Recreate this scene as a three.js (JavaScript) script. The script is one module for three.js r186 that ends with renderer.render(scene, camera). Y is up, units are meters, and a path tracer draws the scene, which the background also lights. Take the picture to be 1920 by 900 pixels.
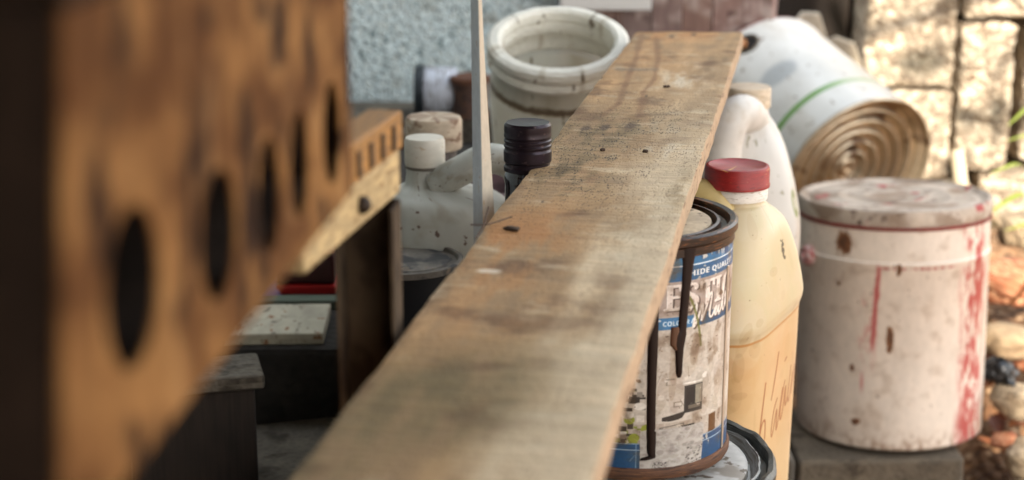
import * as THREE from 'three';
import { ImprovedNoise } from 'three/addons/math/ImprovedNoise.js';
import { RoundedBoxGeometry } from 'three/addons/geometries/RoundedBoxGeometry.js';
import { mergeGeometries, mergeVertices, toCreasedNormals } from 'three/addons/utils/BufferGeometryUtils.js';

// ---------------------------------------------------------------- camera, sky, sun, exposure
const scene = new THREE.Scene();
const camera = new THREE.PerspectiveCamera(16.519, 1920 / 900, 0.05, 400);
camera.position.set(0, 1.1, 0);
camera.rotation.set(-THREE.MathUtils.degToRad(15.385), 0, 0);
camera.focus = 1.5;
camera.userData.fStop = 4.9;
scene.add(camera);

const renderer = new THREE.WebGLRenderer({ antialias: true });
renderer.setSize(1024, 480);
renderer.toneMapping = THREE.LinearToneMapping;
renderer.toneMappingExposure = 4.7;
renderer.shadowMap.enabled = true;

{ // an even summer sky: pale warm horizon, soft blue above
  const W = 256, H = 128, d = new Float32Array(W * H * 4);
  for (let j = 0; j < H; j++) for (let i = 0; i < W; i++) {
    const y = Math.sin(((j + 0.5) / H - 0.5) * Math.PI), k = Math.pow(Math.max(0, y), 0.55), o = (j * W + i) * 4;
    const hor = [1.0, 0.93, 0.81], zen = [0.53, 0.60, 0.70], gr = [0.30, 0.26, 0.21];
    for (let c = 0; c < 3; c++) d[o + c] = y < -0.02 ? gr[c] : hor[c] * (1 - k) + zen[c] * k;
    d[o + 3] = 1;
  }
  const sky = new THREE.DataTexture(d, W, H, THREE.RGBAFormat, THREE.FloatType);
  sky.mapping = THREE.EquirectangularReflectionMapping; sky.magFilter = sky.minFilter = THREE.LinearFilter;
  sky.needsUpdate = true;
  scene.background = sky; scene.environment = sky;
}
const sun = new THREE.DirectionalLight(new THREE.Color(1, 0.9, 0.75), 2.8);
const SUNDIR = new THREE.Vector3(-0.12, -0.55, -0.82).normalize();
sun.target.position.set(0.5, 0.3, -2.6);
sun.position.copy(sun.target.position).addScaledVector(SUNDIR, -8);
sun.castShadow = true; sun.shadow.mapSize.set(2048, 2048); sun.shadow.radius = 1.5;
Object.assign(sun.shadow.camera, { left: -5, right: 5, top: 5, bottom: -5, near: 0.5, far: 20 });
scene.add(sun, sun.target);

// ---------------------------------------------------------------- helpers
function mulberry(a) { return () => { a |= 0; a = a + 0x6D2B79F5 | 0; let t = Math.imul(a ^ a >>> 15, 1 | a); t = t + Math.imul(t ^ t >>> 7, 61 | t) ^ t; return ((t ^ t >>> 14) >>> 0) / 4294967296; }; }
const rnd = mulberry(7);
const PN = new ImprovedNoise();
const n3 = (x, y, z = 0) => PN.noise(x + 37.2, y + 11.7, z + 5.3);
function fbm(x, y, z = 0, o = 4) { let s = 0, a = 0.5, f = 1; for (let i = 0; i < o; i++) { s += a * n3(x * f, y * f, z * f + i * 7.1); a *= 0.5; f *= 2.03; } return s; }
const sst = (a, b, x) => { const t = Math.min(1, Math.max(0, (x - a) / (b - a))); return t * t * (3 - 2 * t); };
const mix = (a, b, t) => [a[0] + (b[0] - a[0]) * t, a[1] + (b[1] - a[1]) * t, a[2] + (b[2] - a[2]) * t];
const hash = (x, y, z) => { const s = Math.sin(x * 127.1 + y * 311.7 + z * 74.7) * 43758.5453; return s - Math.floor(s); };
function worley(x, y, z = 0) { // distance to nearest and second nearest cell point, and the cell's number
  const ix = Math.floor(x), iy = Math.floor(y); let a = 9, b = 9, id = 0;
  for (let j = -1; j < 2; j++) for (let i = -1; i < 2; i++) {
    const cx = ix + i, cy = iy + j, px = cx + hash(cx, cy, z), py = cy + hash(cx, cy, z + 9.1), d = Math.hypot(px - x, py - y);
    if (d < a) { b = a; a = d; id = hash(cx, cy, z + 3.7); } else if (d < b) b = d;
  }
  return [a, b, id];
}
function paint(w, h, fn, srgb = true) {
  const d = new Uint8Array(w * h * 4);
  for (let j = 0; j < h; j++) for (let i = 0; i < w; i++) {
    const c = fn((i + 0.5) / w, (j + 0.5) / h), o = (j * w + i) * 4;
    d[o] = Math.max(0, Math.min(255, c[0])); d[o + 1] = Math.max(0, Math.min(255, c[1])); d[o + 2] = Math.max(0, Math.min(255, c[2])); d[o + 3] = 255;
  }
  return finish(new THREE.DataTexture(d, w, h, THREE.RGBAFormat), srgb);
}
function finish(t, srgb) {
  t.wrapS = t.wrapT = THREE.RepeatWrapping; t.magFilter = THREE.LinearFilter; t.minFilter = THREE.LinearMipmapLinearFilter; t.generateMipmaps = true;
  if (srgb) t.colorSpace = THREE.SRGBColorSpace; t.needsUpdate = true; return t;
}
const gray = (w, h, fn) => paint(w, h, (u, v) => { const x = 255 * fn(u, v); return [x, x, x]; }, false);
function canvasTex(w, h, draw) { const c = document.createElement('canvas'); c.width = w; c.height = h; draw(c.getContext('2d'), w, h); return finish(new THREE.CanvasTexture(c), true); }
const ring = (u) => [Math.cos(u * 2 * Math.PI), Math.sin(u * 2 * Math.PI)]; // seamless round a lathe
function std(map, o = {}) { return new THREE.MeshStandardMaterial({ map, roughness: 0.8, ...o }); }
function phys(map, o = {}) { return new THREE.MeshPhysicalMaterial({ map, roughness: 0.7, ...o }); }
const matte = (h) => new THREE.MeshPhysicalMaterial({ color: h, roughness: 1, specularIntensity: 0.15 }); // dull black, almost no gloss
const hex = (h, o = {}) => new THREE.MeshStandardMaterial({ color: h, roughness: 0.8, ...o });
// stained colour round a lathe: base, soft mottling, then patches [colour, frequency, threshold, softness, amount, stretch]
function stained(w, h, base, mott, patches = [], seed = 0, extra) {
  return paint(w, h, (u, v) => {
    const [a, b] = ring(u), f = fbm(a * 2 + seed, v * 5, b * 2, 4);
    let c = base.map((x) => x * (1 + mott * f));
    patches.forEach(([col, fr, th, so, am, st = 1], k) => {
      const g = fbm(a * fr + seed * 3.1 + k * 13, v * fr * 3 / st, b * fr, 4);
      c = mix(c, col, am * sst(th, th + so, g));
    });
    return extra ? extra(u, v, c) : c;
  });
}

// the same stains on a flat disc seen from above
function discMap(w, base, mott, patches = [], seed = 0) {
  return paint(w, w, (u, v) => {
    let c = base.map((x) => x * (1 + mott * fbm(u * 5 + seed, v * 5, 2, 4) + 0.4 * mott * fbm(u * 40, v * 40, seed, 3)));
    patches.forEach(([col, fr, th, so, am], k) => { c = mix(c, col, am * sst(th, th + so, fbm(u * fr * 2 + seed * 3.1 + k * 13, v * fr * 2, k, 4))); });
    return c;
  });
}
function disc(g, R) { // from above, the sides folded outwards
  const p = g.attributes.position, uv = []; let top = -9; for (let i = 0; i < p.count; i++) top = Math.max(top, p.getY(i));
  for (let i = 0; i < p.count; i++) { const x = p.getX(i), z = p.getZ(i), r = Math.hypot(x, z), k = r > 0.8 * R ? 1 + (top - p.getY(i)) / r : 1; uv.push(x * k / (2 * R) + 0.5, z * k / (2 * R) + 0.5); }
  g.setAttribute('uv', new THREE.Float32BufferAttribute(uv, 2)); return g;
}

const taken = {};
function numbered(n) { const k = taken[n] = (taken[n] ?? -1) + 1; return k ? `${n}_${String(k).padStart(3, '0')}` : n; }
function tag(o, label, category, group, kind) {
  o.userData = {}; if (label) o.userData.label = label; if (category) o.userData.category = category; if (group) o.userData.group = group; if (kind) o.userData.kind = kind;
  return o;
}
function shade(o) { o.castShadow = o.receiveShadow = true; return o; }
function thing(name, label, category, pos = [0, 0, 0], turn = 0, group) {
  const o = new THREE.Group(); o.name = numbered(name); o.position.set(...pos); o.rotation.y = turn; scene.add(o);
  return tag(o, label, category, group);
}
function part(name, g, m, parent, pos, label) {
  const o = shade(new THREE.Mesh(g, m)); o.name = name; if (pos) o.position.set(...pos); if (label) o.userData.label = label;
  parent.add(o); return o;
}
function solo(name, g, m, label, category, pos = [0, 0, 0], turn = 0, group) { // a thing of one mesh
  const o = shade(new THREE.Mesh(g, m)); o.name = numbered(name); o.position.set(...pos); o.rotation.y = turn; scene.add(o);
  return tag(o, label, category, group);
}
function ground_piece(name, g, m) { const o = shade(new THREE.Mesh(g, m)); o.name = name; o.userData.kind = 'structure'; scene.add(o); return o; }
// lathe with u = .5 towards +z and v by height
function lathe(pts, seg = 96, crease = 0.7) {
  let g = new THREE.LatheGeometry(pts.map(([r, y]) => new THREE.Vector2(r, y)), seg, -Math.PI, Math.PI * 2);
  const p = g.attributes.position, uv = g.attributes.uv, n = pts.length, ys = pts.map((q) => q[1]), lo = Math.min(...ys), hi = Math.max(...ys);
  for (let i = 0; i < p.count; i++) uv.setY(i, (p.getY(i) - lo) / (hi - lo || 1));
  return crease ? creased(g, crease) : g;
}
// crease() rounds positions to a centimetre, so small shapes are enlarged for it
function creased(g, a) { g.scale(1000, 1000, 1000); const o = toCreasedNormals(g, a); o.scale(0.001, 0.001, 0.001); return o; }
const ringProfile = (R, r, y, k = 12) => Array.from({ length: k + 1 }, (_, i) => [R + r * Math.cos(i / k * 2 * Math.PI), y + r * Math.sin(i / k * 2 * Math.PI)]);
function warp(g, amp, fr, seed = 0) { // knocks a shape out of true
  const p = g.attributes.position;
  for (let i = 0; i < p.count; i++) {
    const x = p.getX(i), y = p.getY(i), z = p.getZ(i);
    p.setXYZ(i, x + amp * fbm(x * fr + seed, y * fr, z * fr, 3), y + amp * fbm(x * fr, y * fr + seed + 40, z * fr, 3), z + amp * fbm(x * fr, y * fr, z * fr + seed + 80, 3));
  }
  g.computeVertexNormals(); return g;
}
function box(w, h, d, bev = 0.003, s = 2) { return new RoundedBoxGeometry(w, h, d, s, Math.min(bev, w / 2.01, h / 2.01, d / 2.01)); }
// skins a stack of rounded-rectangle sections {y, a, b, cx, cz, n}
function loft(secs, seg = 88, sub = 7) {
  const keys = ['y', 'a', 'b', 'cx', 'cz', 'n'], full = secs.map((s) => ({ cx: 0, cz: 0, n: 2, ...s })), rows = [];
  const cr = (p0, p1, p2, p3, t) => 0.5 * (2 * p1 + (p2 - p0) * t + (2 * p0 - 5 * p1 + 4 * p2 - p3) * t * t + (3 * p1 - p0 - 3 * p2 + p3) * t * t * t);
  for (let i = 0; i < full.length - 1; i++) for (let k = 0; k < sub; k++) {
    const g = (j) => full[Math.max(0, Math.min(full.length - 1, j))], r = {};
    for (const q of keys) r[q] = cr(g(i - 1)[q], g(i)[q], g(i + 1)[q], g(i + 2)[q], k / sub);
    rows.push(r);
  }
  rows.push(full[full.length - 1]);
  const P = [], U = [], I = [], lo = rows[0].y, hi = rows[rows.length - 1].y;
  for (const r of rows) {
    const pt = [], len = [0];
    for (let i = 0; i <= seg; i++) {
      const f = (i / seg - 0.5) * 2 * Math.PI, s = Math.sin(f), c = Math.cos(f), e = 2 / r.n;
      pt.push([r.cx + r.a * Math.sign(s) * Math.abs(s) ** e, r.y, r.cz + r.b * Math.sign(c) * Math.abs(c) ** e]);
      if (i) len.push(len[i - 1] + Math.hypot(pt[i][0] - pt[i - 1][0], pt[i][2] - pt[i - 1][2]));
    }
    pt.forEach((q, i) => { P.push(...q); U.push(len[i] / len[seg], (r.y - lo) / (hi - lo)); });
  }
  const w = seg + 1;
  for (let j = 0; j < rows.length - 1; j++) for (let i = 0; i < seg; i++) { const a = j * w + i; I.push(a, a + 1, a + w, a + 1, a + w + 1, a + w); }
  for (const [row, flip] of [[0, 1], [rows.length - 1, 0]]) { // end caps
    const c = P.length / 3, r = rows[row]; P.push(r.cx, r.y, r.cz); U.push(0.5, row ? 1 : 0);
    for (let i = 0; i < seg; i++) { const a = row * w + i; flip ? I.push(c, a + 1, a) : I.push(c, a, a + 1); }
  }
  const g = new THREE.BufferGeometry();
  g.setAttribute('position', new THREE.Float32BufferAttribute(P, 3)); g.setAttribute('uv', new THREE.Float32BufferAttribute(U, 2)); g.setIndex(I); g.computeVertexNormals();
  return g;
}
const V = (x, y, z) => new THREE.Vector3(x, y, z);
function tube(pts, r, seg = 40, rad = 12) { return new THREE.TubeGeometry(new THREE.CatmullRomCurve3(pts.map((p) => V(...p))), seg, r, rad); }
// scatter-free stone: a lump pushed in and out by noise, flattened underneath
function stoneGeo(sx, sy, sz, seed, rough = 0.35, detail = 5) {
  const g = mergeVertices(new THREE.IcosahedronGeometry(1, detail).deleteAttribute('normal').deleteAttribute('uv'), 1e-4), p = g.attributes.position, uv = [];
  for (let i = 0; i < p.count; i++) {
    const v = V(p.getX(i), p.getY(i), p.getZ(i)), a = v.clone();
    const big = Math.max(Math.abs(v.x), Math.abs(v.y), Math.abs(v.z)); v.multiplyScalar(1 / Math.pow(big, 0.55));
    v.multiplyScalar(1 + rough * fbm(a.x * 1.3 + seed, a.y * 1.3, a.z * 1.3, 2) + 0.12 * fbm(a.x * 5 + seed, a.y * 5, a.z * 5, 3));
    p.setXYZ(i, v.x * sx, v.y * sy, v.z * sz); uv.push((a.x * 0.5 + a.y * 0.3) * 1.2, (a.z * 0.5 + a.y * 0.4) * 1.2);
  }
  g.setAttribute('uv', new THREE.Float32BufferAttribute(uv, 2)); g.computeVertexNormals(); return g;
}
function planarUV(g, sx, sy, axes = 'xy', ox = 0, oy = 0) { // uv in units of sx, sy metres
  const p = g.attributes.position, get = { x: (i) => p.getX(i), y: (i) => p.getY(i), z: (i) => p.getZ(i) }, uv = [];
  for (let i = 0; i < p.count; i++) uv.push(get[axes[0]](i) / sx + ox, get[axes[1]](i) / sy + oy);
  g.setAttribute('uv', new THREE.Float32BufferAttribute(uv, 2)); return g;
}
function boxUV(g, s) { // by dominant normal, s metres a repeat
  const p = g.attributes.position, n = g.attributes.normal, uv = [];
  for (let i = 0; i < p.count; i++) {
    const x = p.getX(i), y = p.getY(i), z = p.getZ(i), a = Math.abs(n.getX(i)), b = Math.abs(n.getY(i)), c = Math.abs(n.getZ(i));
    if (b >= a && b >= c) uv.push(x / s, z / s); else if (a >= c) uv.push(z / s, y / s); else uv.push(x / s, y / s);
  }
  g.setAttribute('uv', new THREE.Float32BufferAttribute(uv, 2)); return g;
}

// ---------------------------------------------------------------- materials shared by the setting
const concreteMap = paint(512, 512, (u, v) => {
  const x = u * 8, y = v * 8, f = fbm(x, y, 1, 5), g = fbm(x * 9, y * 9, 4, 3); let c = [128, 122, 112].map((k) => k * (1 + 0.3 * f + 0.22 * g));
  return mix(c, [62, 54, 44], 0.7 * sst(0.12, 0.4, fbm(x * 1.4 + 8, y * 1.4, 2, 4)));
});
const concreteBump = gray(512, 512, (u, v) => 0.5 + 0.5 * fbm(u * 60, v * 60, 3, 3));
const concrete = std(concreteMap, { bumpMap: concreteBump, bumpScale: 0.003, roughness: 0.95 });
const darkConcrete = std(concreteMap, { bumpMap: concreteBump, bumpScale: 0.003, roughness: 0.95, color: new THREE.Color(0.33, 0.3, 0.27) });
const pebbleBump = gray(768, 768, (u, v) => { const a = worley(u * 32, v * 32, 1), b = worley(u * 70, v * 70, 2); return 0.65 * (1 - a[0]) + 0.25 * (1 - b[0]) + 0.15 * fbm(u * 8, v * 8, 0, 3); });
const pebbleMap = paint(768, 768, (u, v) => {
  const a = worley(u * 32, v * 32, 1), b = worley(u * 70, v * 70, 2), f = fbm(u * 6, v * 6, 3, 4);
  let c = mix([112, 98, 82], [202, 188, 166], 0.1 + 0.85 * a[2]); c = c.map((k) => k * (1 + 0.25 * f + 0.12 * (b[2] - 0.5)));
  c = mix(c, [92, 66, 44], 0.75 * sst(0.10, 0.0, a[1] - a[0]) * sst(-0.15, 0.2, f));
  return mix(c, [70, 50, 34], 0.7 * sst(0.24, 0.42, fbm(u * 11 + 5, v * 11, 8, 4)));
});
const blockMat = std(pebbleMap, { bumpMap: pebbleBump, bumpScale: 0.012, roughness: 0.95 });
const plasterBump = gray(800, 800, (u, v) => { const a = worley(u * 62, v * 62, 5), b = worley(u * 120 + 3, v * 120, 6); return 0.5 * (1 - a[0]) + 0.4 * (1 - b[0]) + 0.4 * fbm(u * 24, v * 24, 2, 3); });
const plasterMap = paint(800, 800, (u, v) => {
  const f = fbm(u * 5, v * 5, 3, 4), g = fbm(u * 70, v * 70, 6, 3), b = worley(u * 60, v * 60, 7);
  let c = [208, 222, 224].map((k) => k * (1 + 0.12 * f)); c = mix(c, [104, 124, 128], 0.85 * sst(0.08, 0.34, g + 0.3 * f)); c = mix(c, [236, 238, 230], 0.8 * sst(0.4, 0.15, b[0]) * b[2]);
  return mix(c, [120, 112, 96], 0.4 * sst(0.2, 0.45, fbm(u * 9 + 20, v * 9, 2, 3)));
});
const plaster = std(plasterMap, { bumpMap: plasterBump, bumpScale: 0.010, roughness: 0.95 });

// ---------------------------------------------------------------- the setting
{
  const soilMap = paint(512, 512, (u, v) => {
    const x = u * 10, y = v * 10, f = fbm(x, y, 0, 5), w = worley(x * 7, y * 7, 3);
    let c = mix([92, 66, 44], [150, 112, 78], sst(-0.3, 0.4, f)); c = mix(c, [178, 150, 118], 0.8 * sst(0.75, 0.9, w[2]) * sst(0.4, 0.3, w[0])); return mix(c, [44, 30, 22], 0.7 * sst(0.1, 0.35, fbm(x * 4, y * 4, 7, 3)));
  });
  const m = std(soilMap, { bumpMap: gray(512, 512, (u, v) => { const w = worley(u * 60, v * 60, 3); return 0.5 * (1 - w[0]) + 0.5 + 0.5 * fbm(u * 20, v * 20, 1, 4); }), bumpScale: 0.02, roughness: 1 });
  const g = new THREE.PlaneGeometry(2, 2, 260, 260), p = g.attributes.position, uv = g.attributes.uv;
  for (let i = 0; i < p.count; i++) {
    const f = (t) => 3.2 * t + 70 * Math.sign(t) * Math.abs(t) ** 5, x = 0.6 + f(p.getX(i)), z = -2.4 - f(p.getY(i));
    const heap = sst(0.60, 0.82, x) * sst(-2.15, -2.95, z) * sst(9, 4, Math.abs(x)) * 0.17;
    const near = sst(14, 4, Math.hypot(x, z));
    p.setXYZ(i, x, heap + near * (0.03 * fbm(x * 3, z * 3, 0, 3) + 0.018 * fbm(x * 14, z * 14, 4, 3)) - 0.004, z); uv.setXY(i, x / 1.2, z / 1.2);
  }
  g.computeVertexNormals(); ground_piece('ground', g, m);
}
{ // low concrete step along the wall that the jugs and cans stand on
  const s = new THREE.Shape([[-1.6, 3.15], [-1.6, 1.81], [-0.168, 1.81], [-0.168, 1.32], [0.2, 1.32], [0.2, 2.75], [0.36, 2.75], [0.36, 3.15]].map(([x, y]) => new THREE.Vector2(x, y)));
  const g = new THREE.ExtrudeGeometry(s, { depth: 0.465, bevelEnabled: true, bevelSize: 0.008, bevelThickness: 0.008, bevelSegments: 2 });
  g.rotateX(-Math.PI / 2); g.translate(0, 0.002, 0); boxUV(g, 0.7);
  ground_piece('concrete_step', g, std(concreteMap, { bumpMap: concreteBump, bumpScale: 0.004, color: new THREE.Color(0.10, 0.09, 0.085), roughness: 0.95 }));  // concrete colour darkened to stand for the shade under the crate
}
{ // pale blue plastered wall
  const t = thing('plaster_wall', 'pale blue wall in rough pebbly plaster at the back left', 'wall', [-0.8, 0, -3.3]);
  part('wall_face', boxUV(box(2.4, 2.72, 0.18, 0.01), 0.62), plaster, t, [0, 1.36, 0.02]);
}
{ // wall of coarse blocks in the sun on the right
  const t = thing('block_wall', 'sunlit wall of coarse pebbly blocks with broken joints at the right', 'wall', [0.75, 0, -3.6]);
  const rb = (x0, x1, y0, y1, seed, d = 0.3, fz = 0) => {
    const w = x1 - x0, h = y1 - y0, k = (n) => Math.max(4, Math.round(n / 0.008));
    let g = new THREE.BoxGeometry(w, h, d, Math.min(60, k(w)), Math.min(70, k(h)), 8); const p = g.attributes.position;
    for (let i = 0; i < p.count; i++) { // rounded, knocked edges
      const v = V(p.getX(i), p.getY(i), p.getZ(i)), r = 0.016, q = V(Math.max(-w / 2 + r, Math.min(w / 2 - r, v.x)), Math.max(-h / 2 + r, Math.min(h / 2 - r, v.y)), Math.max(-d / 2 + r, Math.min(d / 2 - r, v.z)));
      const e = v.clone().sub(q); if (e.length() > 1e-6) v.copy(q).addScaledVector(e.normalize(), r);
      const A = 0.012, F = 20; p.setXYZ(i, v.x + A * fbm(v.x * F + seed, v.y * F, v.z * F, 3), v.y + A * fbm(v.x * F, v.y * F + seed, v.z * F + 20, 3), v.z + 0.015 * fbm(v.x * 34, v.y * 40 + seed, v.z * 40 + 40, 3));
    }
    g = g.deleteAttribute('normal'); g = boxUVsafe(g, seed); g.computeVertexNormals();
    part('stone_block', g, blockMat, t, [(x0 + x1) / 2 - 0.75, (y0 + y1) / 2, -d / 2 + 0.06 + fz]);
  };
  function boxUVsafe(g, seed) { const p = g.attributes.position, uv = []; for (let i = 0; i < p.count; i++) uv.push((p.getX(i) + 0.6 * p.getZ(i)) / 0.42 + seed * 0.37, (p.getY(i) + 0.3 * p.getZ(i)) / 0.42 + seed * 0.61); g.setAttribute('uv', new THREE.Float32BufferAttribute(uv, 2)); return g; }
  rb(0.757, 0.958, 0.466, 0.86, 1); rb(0.962, 1.083, 0.285, 0.612, 2, 0.3, 0.012); rb(0.757, 0.959, 0.262, 0.463, 3, 0.3, 0.006); rb(0.962, 1.13, 0.619, 0.80, 4, 0.3, 0.016);
  rb(1.112, 1.35, 0.30, 0.614, 5, 0.3, -0.02); rb(1.14, 1.4, 0.625, 0.9, 6); rb(0.757, 1.02, 0.06, 0.256, 7); rb(1.027, 1.4, 0.06, 0.278, 8, 0.3, -0.005);
  rb(0.757, 1.12, 0.87, 1.06, 9); rb(1.128, 1.5, 0.91, 1.1, 10); rb(0.757, 1.3, 1.07, 1.4, 11); rb(1.36, 1.7, 0.29, 0.6, 12); rb(1.41, 1.8, 0.06, 0.28, 13); rb(1.41, 1.8, 0.62, 0.9, 14);
  part('mortar_core', box(1.06, 1.36, 0.16, 0.004), std(pebbleMap, { color: new THREE.Color(0.3, 0.24, 0.18), roughness: 1 }), t, [0.53, 0.69, -0.17]);
}
{ // dark timber post in the gap between the two walls
  const t = thing('timber_post', 'dark brown weathered timber post beside the block wall', 'post', [0.665, 0, -3.72]);
  const m = std(paint(256, 512, (u, v) => { const f = fbm(u * 9, v * 3, 0, 4), g = fbm(u * 60, v * 4, 2, 3); return [36, 27, 20].map((k) => k * (1 + 0.5 * f + 0.3 * g)); }), { roughness: 0.95 });
  part('post', boxUV(box(0.17, 2.6, 0.12, 0.01), 0.5), m, t, [0, 1.3, 0]);
}
{ // boards leaning in the corner behind the jar: dull reds and greys
  const t = thing('board_panel', 'panel of faded red and grey boards behind the open jar', 'panel', [0.33, 0, -3.16]);
  const cols = [[96, 68, 58], [104, 76, 66], [116, 96, 90], [116, 94, 88], [122, 94, 84], [130, 102, 94], [126, 102, 96]];
  cols.forEach((c, i) => {
    const m = std(paint(128, 256, (u, v) => { const f = fbm(u * 5, v * 7 + i * 9, i, 4); return mix(mix(c, [176, 160, 152], sst(-0.1, 0.35, f) * 0.75), [64, 44, 38], 0.7 * sst(0.12, 0.4, fbm(u * 4 + 3, v * 9 + i * 5, i + 4, 4))).map((k) => k * (1 + 0.25 * fbm(u * 30, v * 3, i, 3))); }), { roughness: 0.9 });
    part('board', boxUV(box(0.058, 0.92, 0.016, 0.003), 0.3), m, t, [-0.21 + i * 0.0582, 0.46, 0.0015 * (i % 2)]);
  });
}
{ // added walls, cupboard and roof out of view, put there to shade the cans
  const h = thing('added_house_wall', 'plastered house wall added out of view at the left to cut the light', 'wall', [-1.75, 0, -0.4]);
  part('wall_face', boxUV(box(0.2, 2.9, 5.6, 0.01), 0.62), plaster, h, [0, 1.45, 0]);
  const b = thing('added_board_wall', 'brown board wall added unseen behind the camera to cut the frontal light', 'wall', [-0.72, 0, 1.3]);
  for (let i = 0; i < 12; i++) part('board', box(0.158, 2.5, 0.02, 0.003), hex([0x4a3a2b, 0x54402e, 0x423327][i % 3], { roughness: 0.9 }), b, [-0.88 + i * 0.162, 1.25, 0.003 * (i % 2)]);
  const cb = thing('added_cupboard', 'brown wooden cupboard put unseen behind the camera to keep light off the crate end', 'added_cupboard', [-0.52, 0, 0.40]), wood = std(paint(128, 256, (u, v) => [84, 64, 46].map((k) => k * (1 + 0.3 * fbm(u * 20, v * 3, 2, 4)))), { roughness: 0.85 });
  part('carcass', box(0.8, 2.0, 0.5, 0.004), wood, cb, [0, 1.001, 0]); for (const x of [-0.199, 0.199]) { const d = part('door', box(0.39, 1.9, 0.018, 0.003), wood, cb, [x, 1.0, -0.2605]); part('handle', new THREE.SphereGeometry(0.012, 16, 10), hex(0x6b5d48), d, [-Math.sign(x) * 0.16, 0, -0.018]); }
  const t = thing('added_roof', 'corrugated iron roof added out of view to shade the cans', 'roof', [1.28, 2.6, 0.9], 0.10);
  const g = new THREE.PlaneGeometry(3.3, 5.3, 180, 4); g.rotateX(-Math.PI / 2); const p = g.attributes.position;
  for (let i = 0; i < p.count; i++) p.setY(i, 0.012 * Math.sin(p.getX(i) * 2 * Math.PI / 0.076));
  g.computeVertexNormals();
  part('sheet', g, hex(0x6d665f, { metalness: 0.5, roughness: 0.6, side: THREE.DoubleSide }), t, [-1.65, 0.03, -0.85]);
  part('rafter', box(0.07, 0.1, 6.3, 0.004), hex(0x5b4835), t, [-0.2, -0.07, -1.4]); part('rafter', box(0.07, 0.1, 6.3, 0.004), hex(0x5b4835), t, [-2.0, -0.07, -1.4]);
}

// ---------------------------------------------------------------- the crate with holes and the stand under it (near left)
const rustMap = paint(512, 512, (u, v) => {
  const x = u * 6, y = v * 6, f = fbm(x * 0.8, y * 1.2, 3, 5), g = fbm(x * 8, y * 2.5, 1, 3);
  let c = mix([88, 57, 32], [142, 104, 64], sst(-0.3, 0.3, f)); c = mix(c, [34, 20, 13], 0.9 * sst(0.04, 0.26, fbm(x * 1.5 + 4, y * 0.9, 6, 4))); c = mix(c, [172, 138, 98], 0.45 * sst(0.12, 0.4, fbm(x + 30, y, 2, 3)));
  return c.map((k) => k * (1 + 0.18 * g));
});
{
  const t = thing('wooden_crate', 'orange brown wooden crate with a row of oval holes, close on the left', 'crate', [-0.0755, 0.916, -0.7584], 0);
  // local frame: -z points away from the camera along the panel, +x outwards
  t.rotation.y = -Math.atan2(0.036, 0.3943); // the panel runs from the far corner back towards the camera
  const L = 0.388, H = 0.131, sh = new THREE.Shape([[0, 0], [L, 0], [L - 0.027, H], [0, H]].map(([x, y]) => new THREE.Vector2(x, y)));
  for (const [d, y, rx, ry] of [[0.043, 0.036, 0.020, 0.0235], [0.11, 0.037, 0.0185, 0.0225], [0.162, 0.037, 0.019, 0.0225], [0.233, 0.041, 0.0245, 0.0225], [0.322, 0.050, 0.025, 0.0235]]) {
    const h = new THREE.Path(); h.absellipse(d, y, rx, ry, 0, Math.PI * 2, false, 0); sh.holes.push(h);
  }
  const pg = new THREE.ExtrudeGeometry(sh, { depth: 0.0012, bevelEnabled: true, bevelSize: 0.0006, bevelThickness: 0.0004, bevelSegments: 2, curveSegments: 28 });
  planarUV(pg, 0.26, 0.26, 'xy'); pg.rotateY(-Math.PI / 2); // x -> +z
  const rust = phys(rustMap, { roughness: 0.9, specularIntensity: 0.15, color: new THREE.Color(0.74, 0.72, 0.68) }), dark = phys(paint(128, 256, (u, v) => { const f = fbm(u * 5, v * 5, 4, 4), g = fbm(u * 40, v * 5, 2, 3); return [42, 32, 25].map((k) => k * (1 + 0.5 * f + 0.35 * g)); }), { roughness: 1, specularIntensity: 0.2 });  // umber paints deep shade onto the end board and inner panels
  part('side_panel', pg, rust, t, [0, 0, 0]);
  part('end_panel', boxUV(box(0.30, H + 0.004, 0.006, 0.002), 0.26), dark, t, [-0.152, H / 2, L - 0.0165], 'end board with deep shade painted in its colour').rotation.x = -0.203;
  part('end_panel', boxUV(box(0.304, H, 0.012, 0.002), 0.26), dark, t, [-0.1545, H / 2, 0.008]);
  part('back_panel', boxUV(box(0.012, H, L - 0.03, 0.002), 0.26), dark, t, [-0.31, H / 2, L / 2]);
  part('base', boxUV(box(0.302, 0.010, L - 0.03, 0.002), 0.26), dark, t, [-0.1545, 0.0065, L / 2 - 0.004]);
  part('lid', boxUV(box(0.306, 0.008, L - 0.026, 0.002), 0.26), dark, t, [-0.152, H + 0.0052, L / 2 - 0.014]);
}
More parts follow.
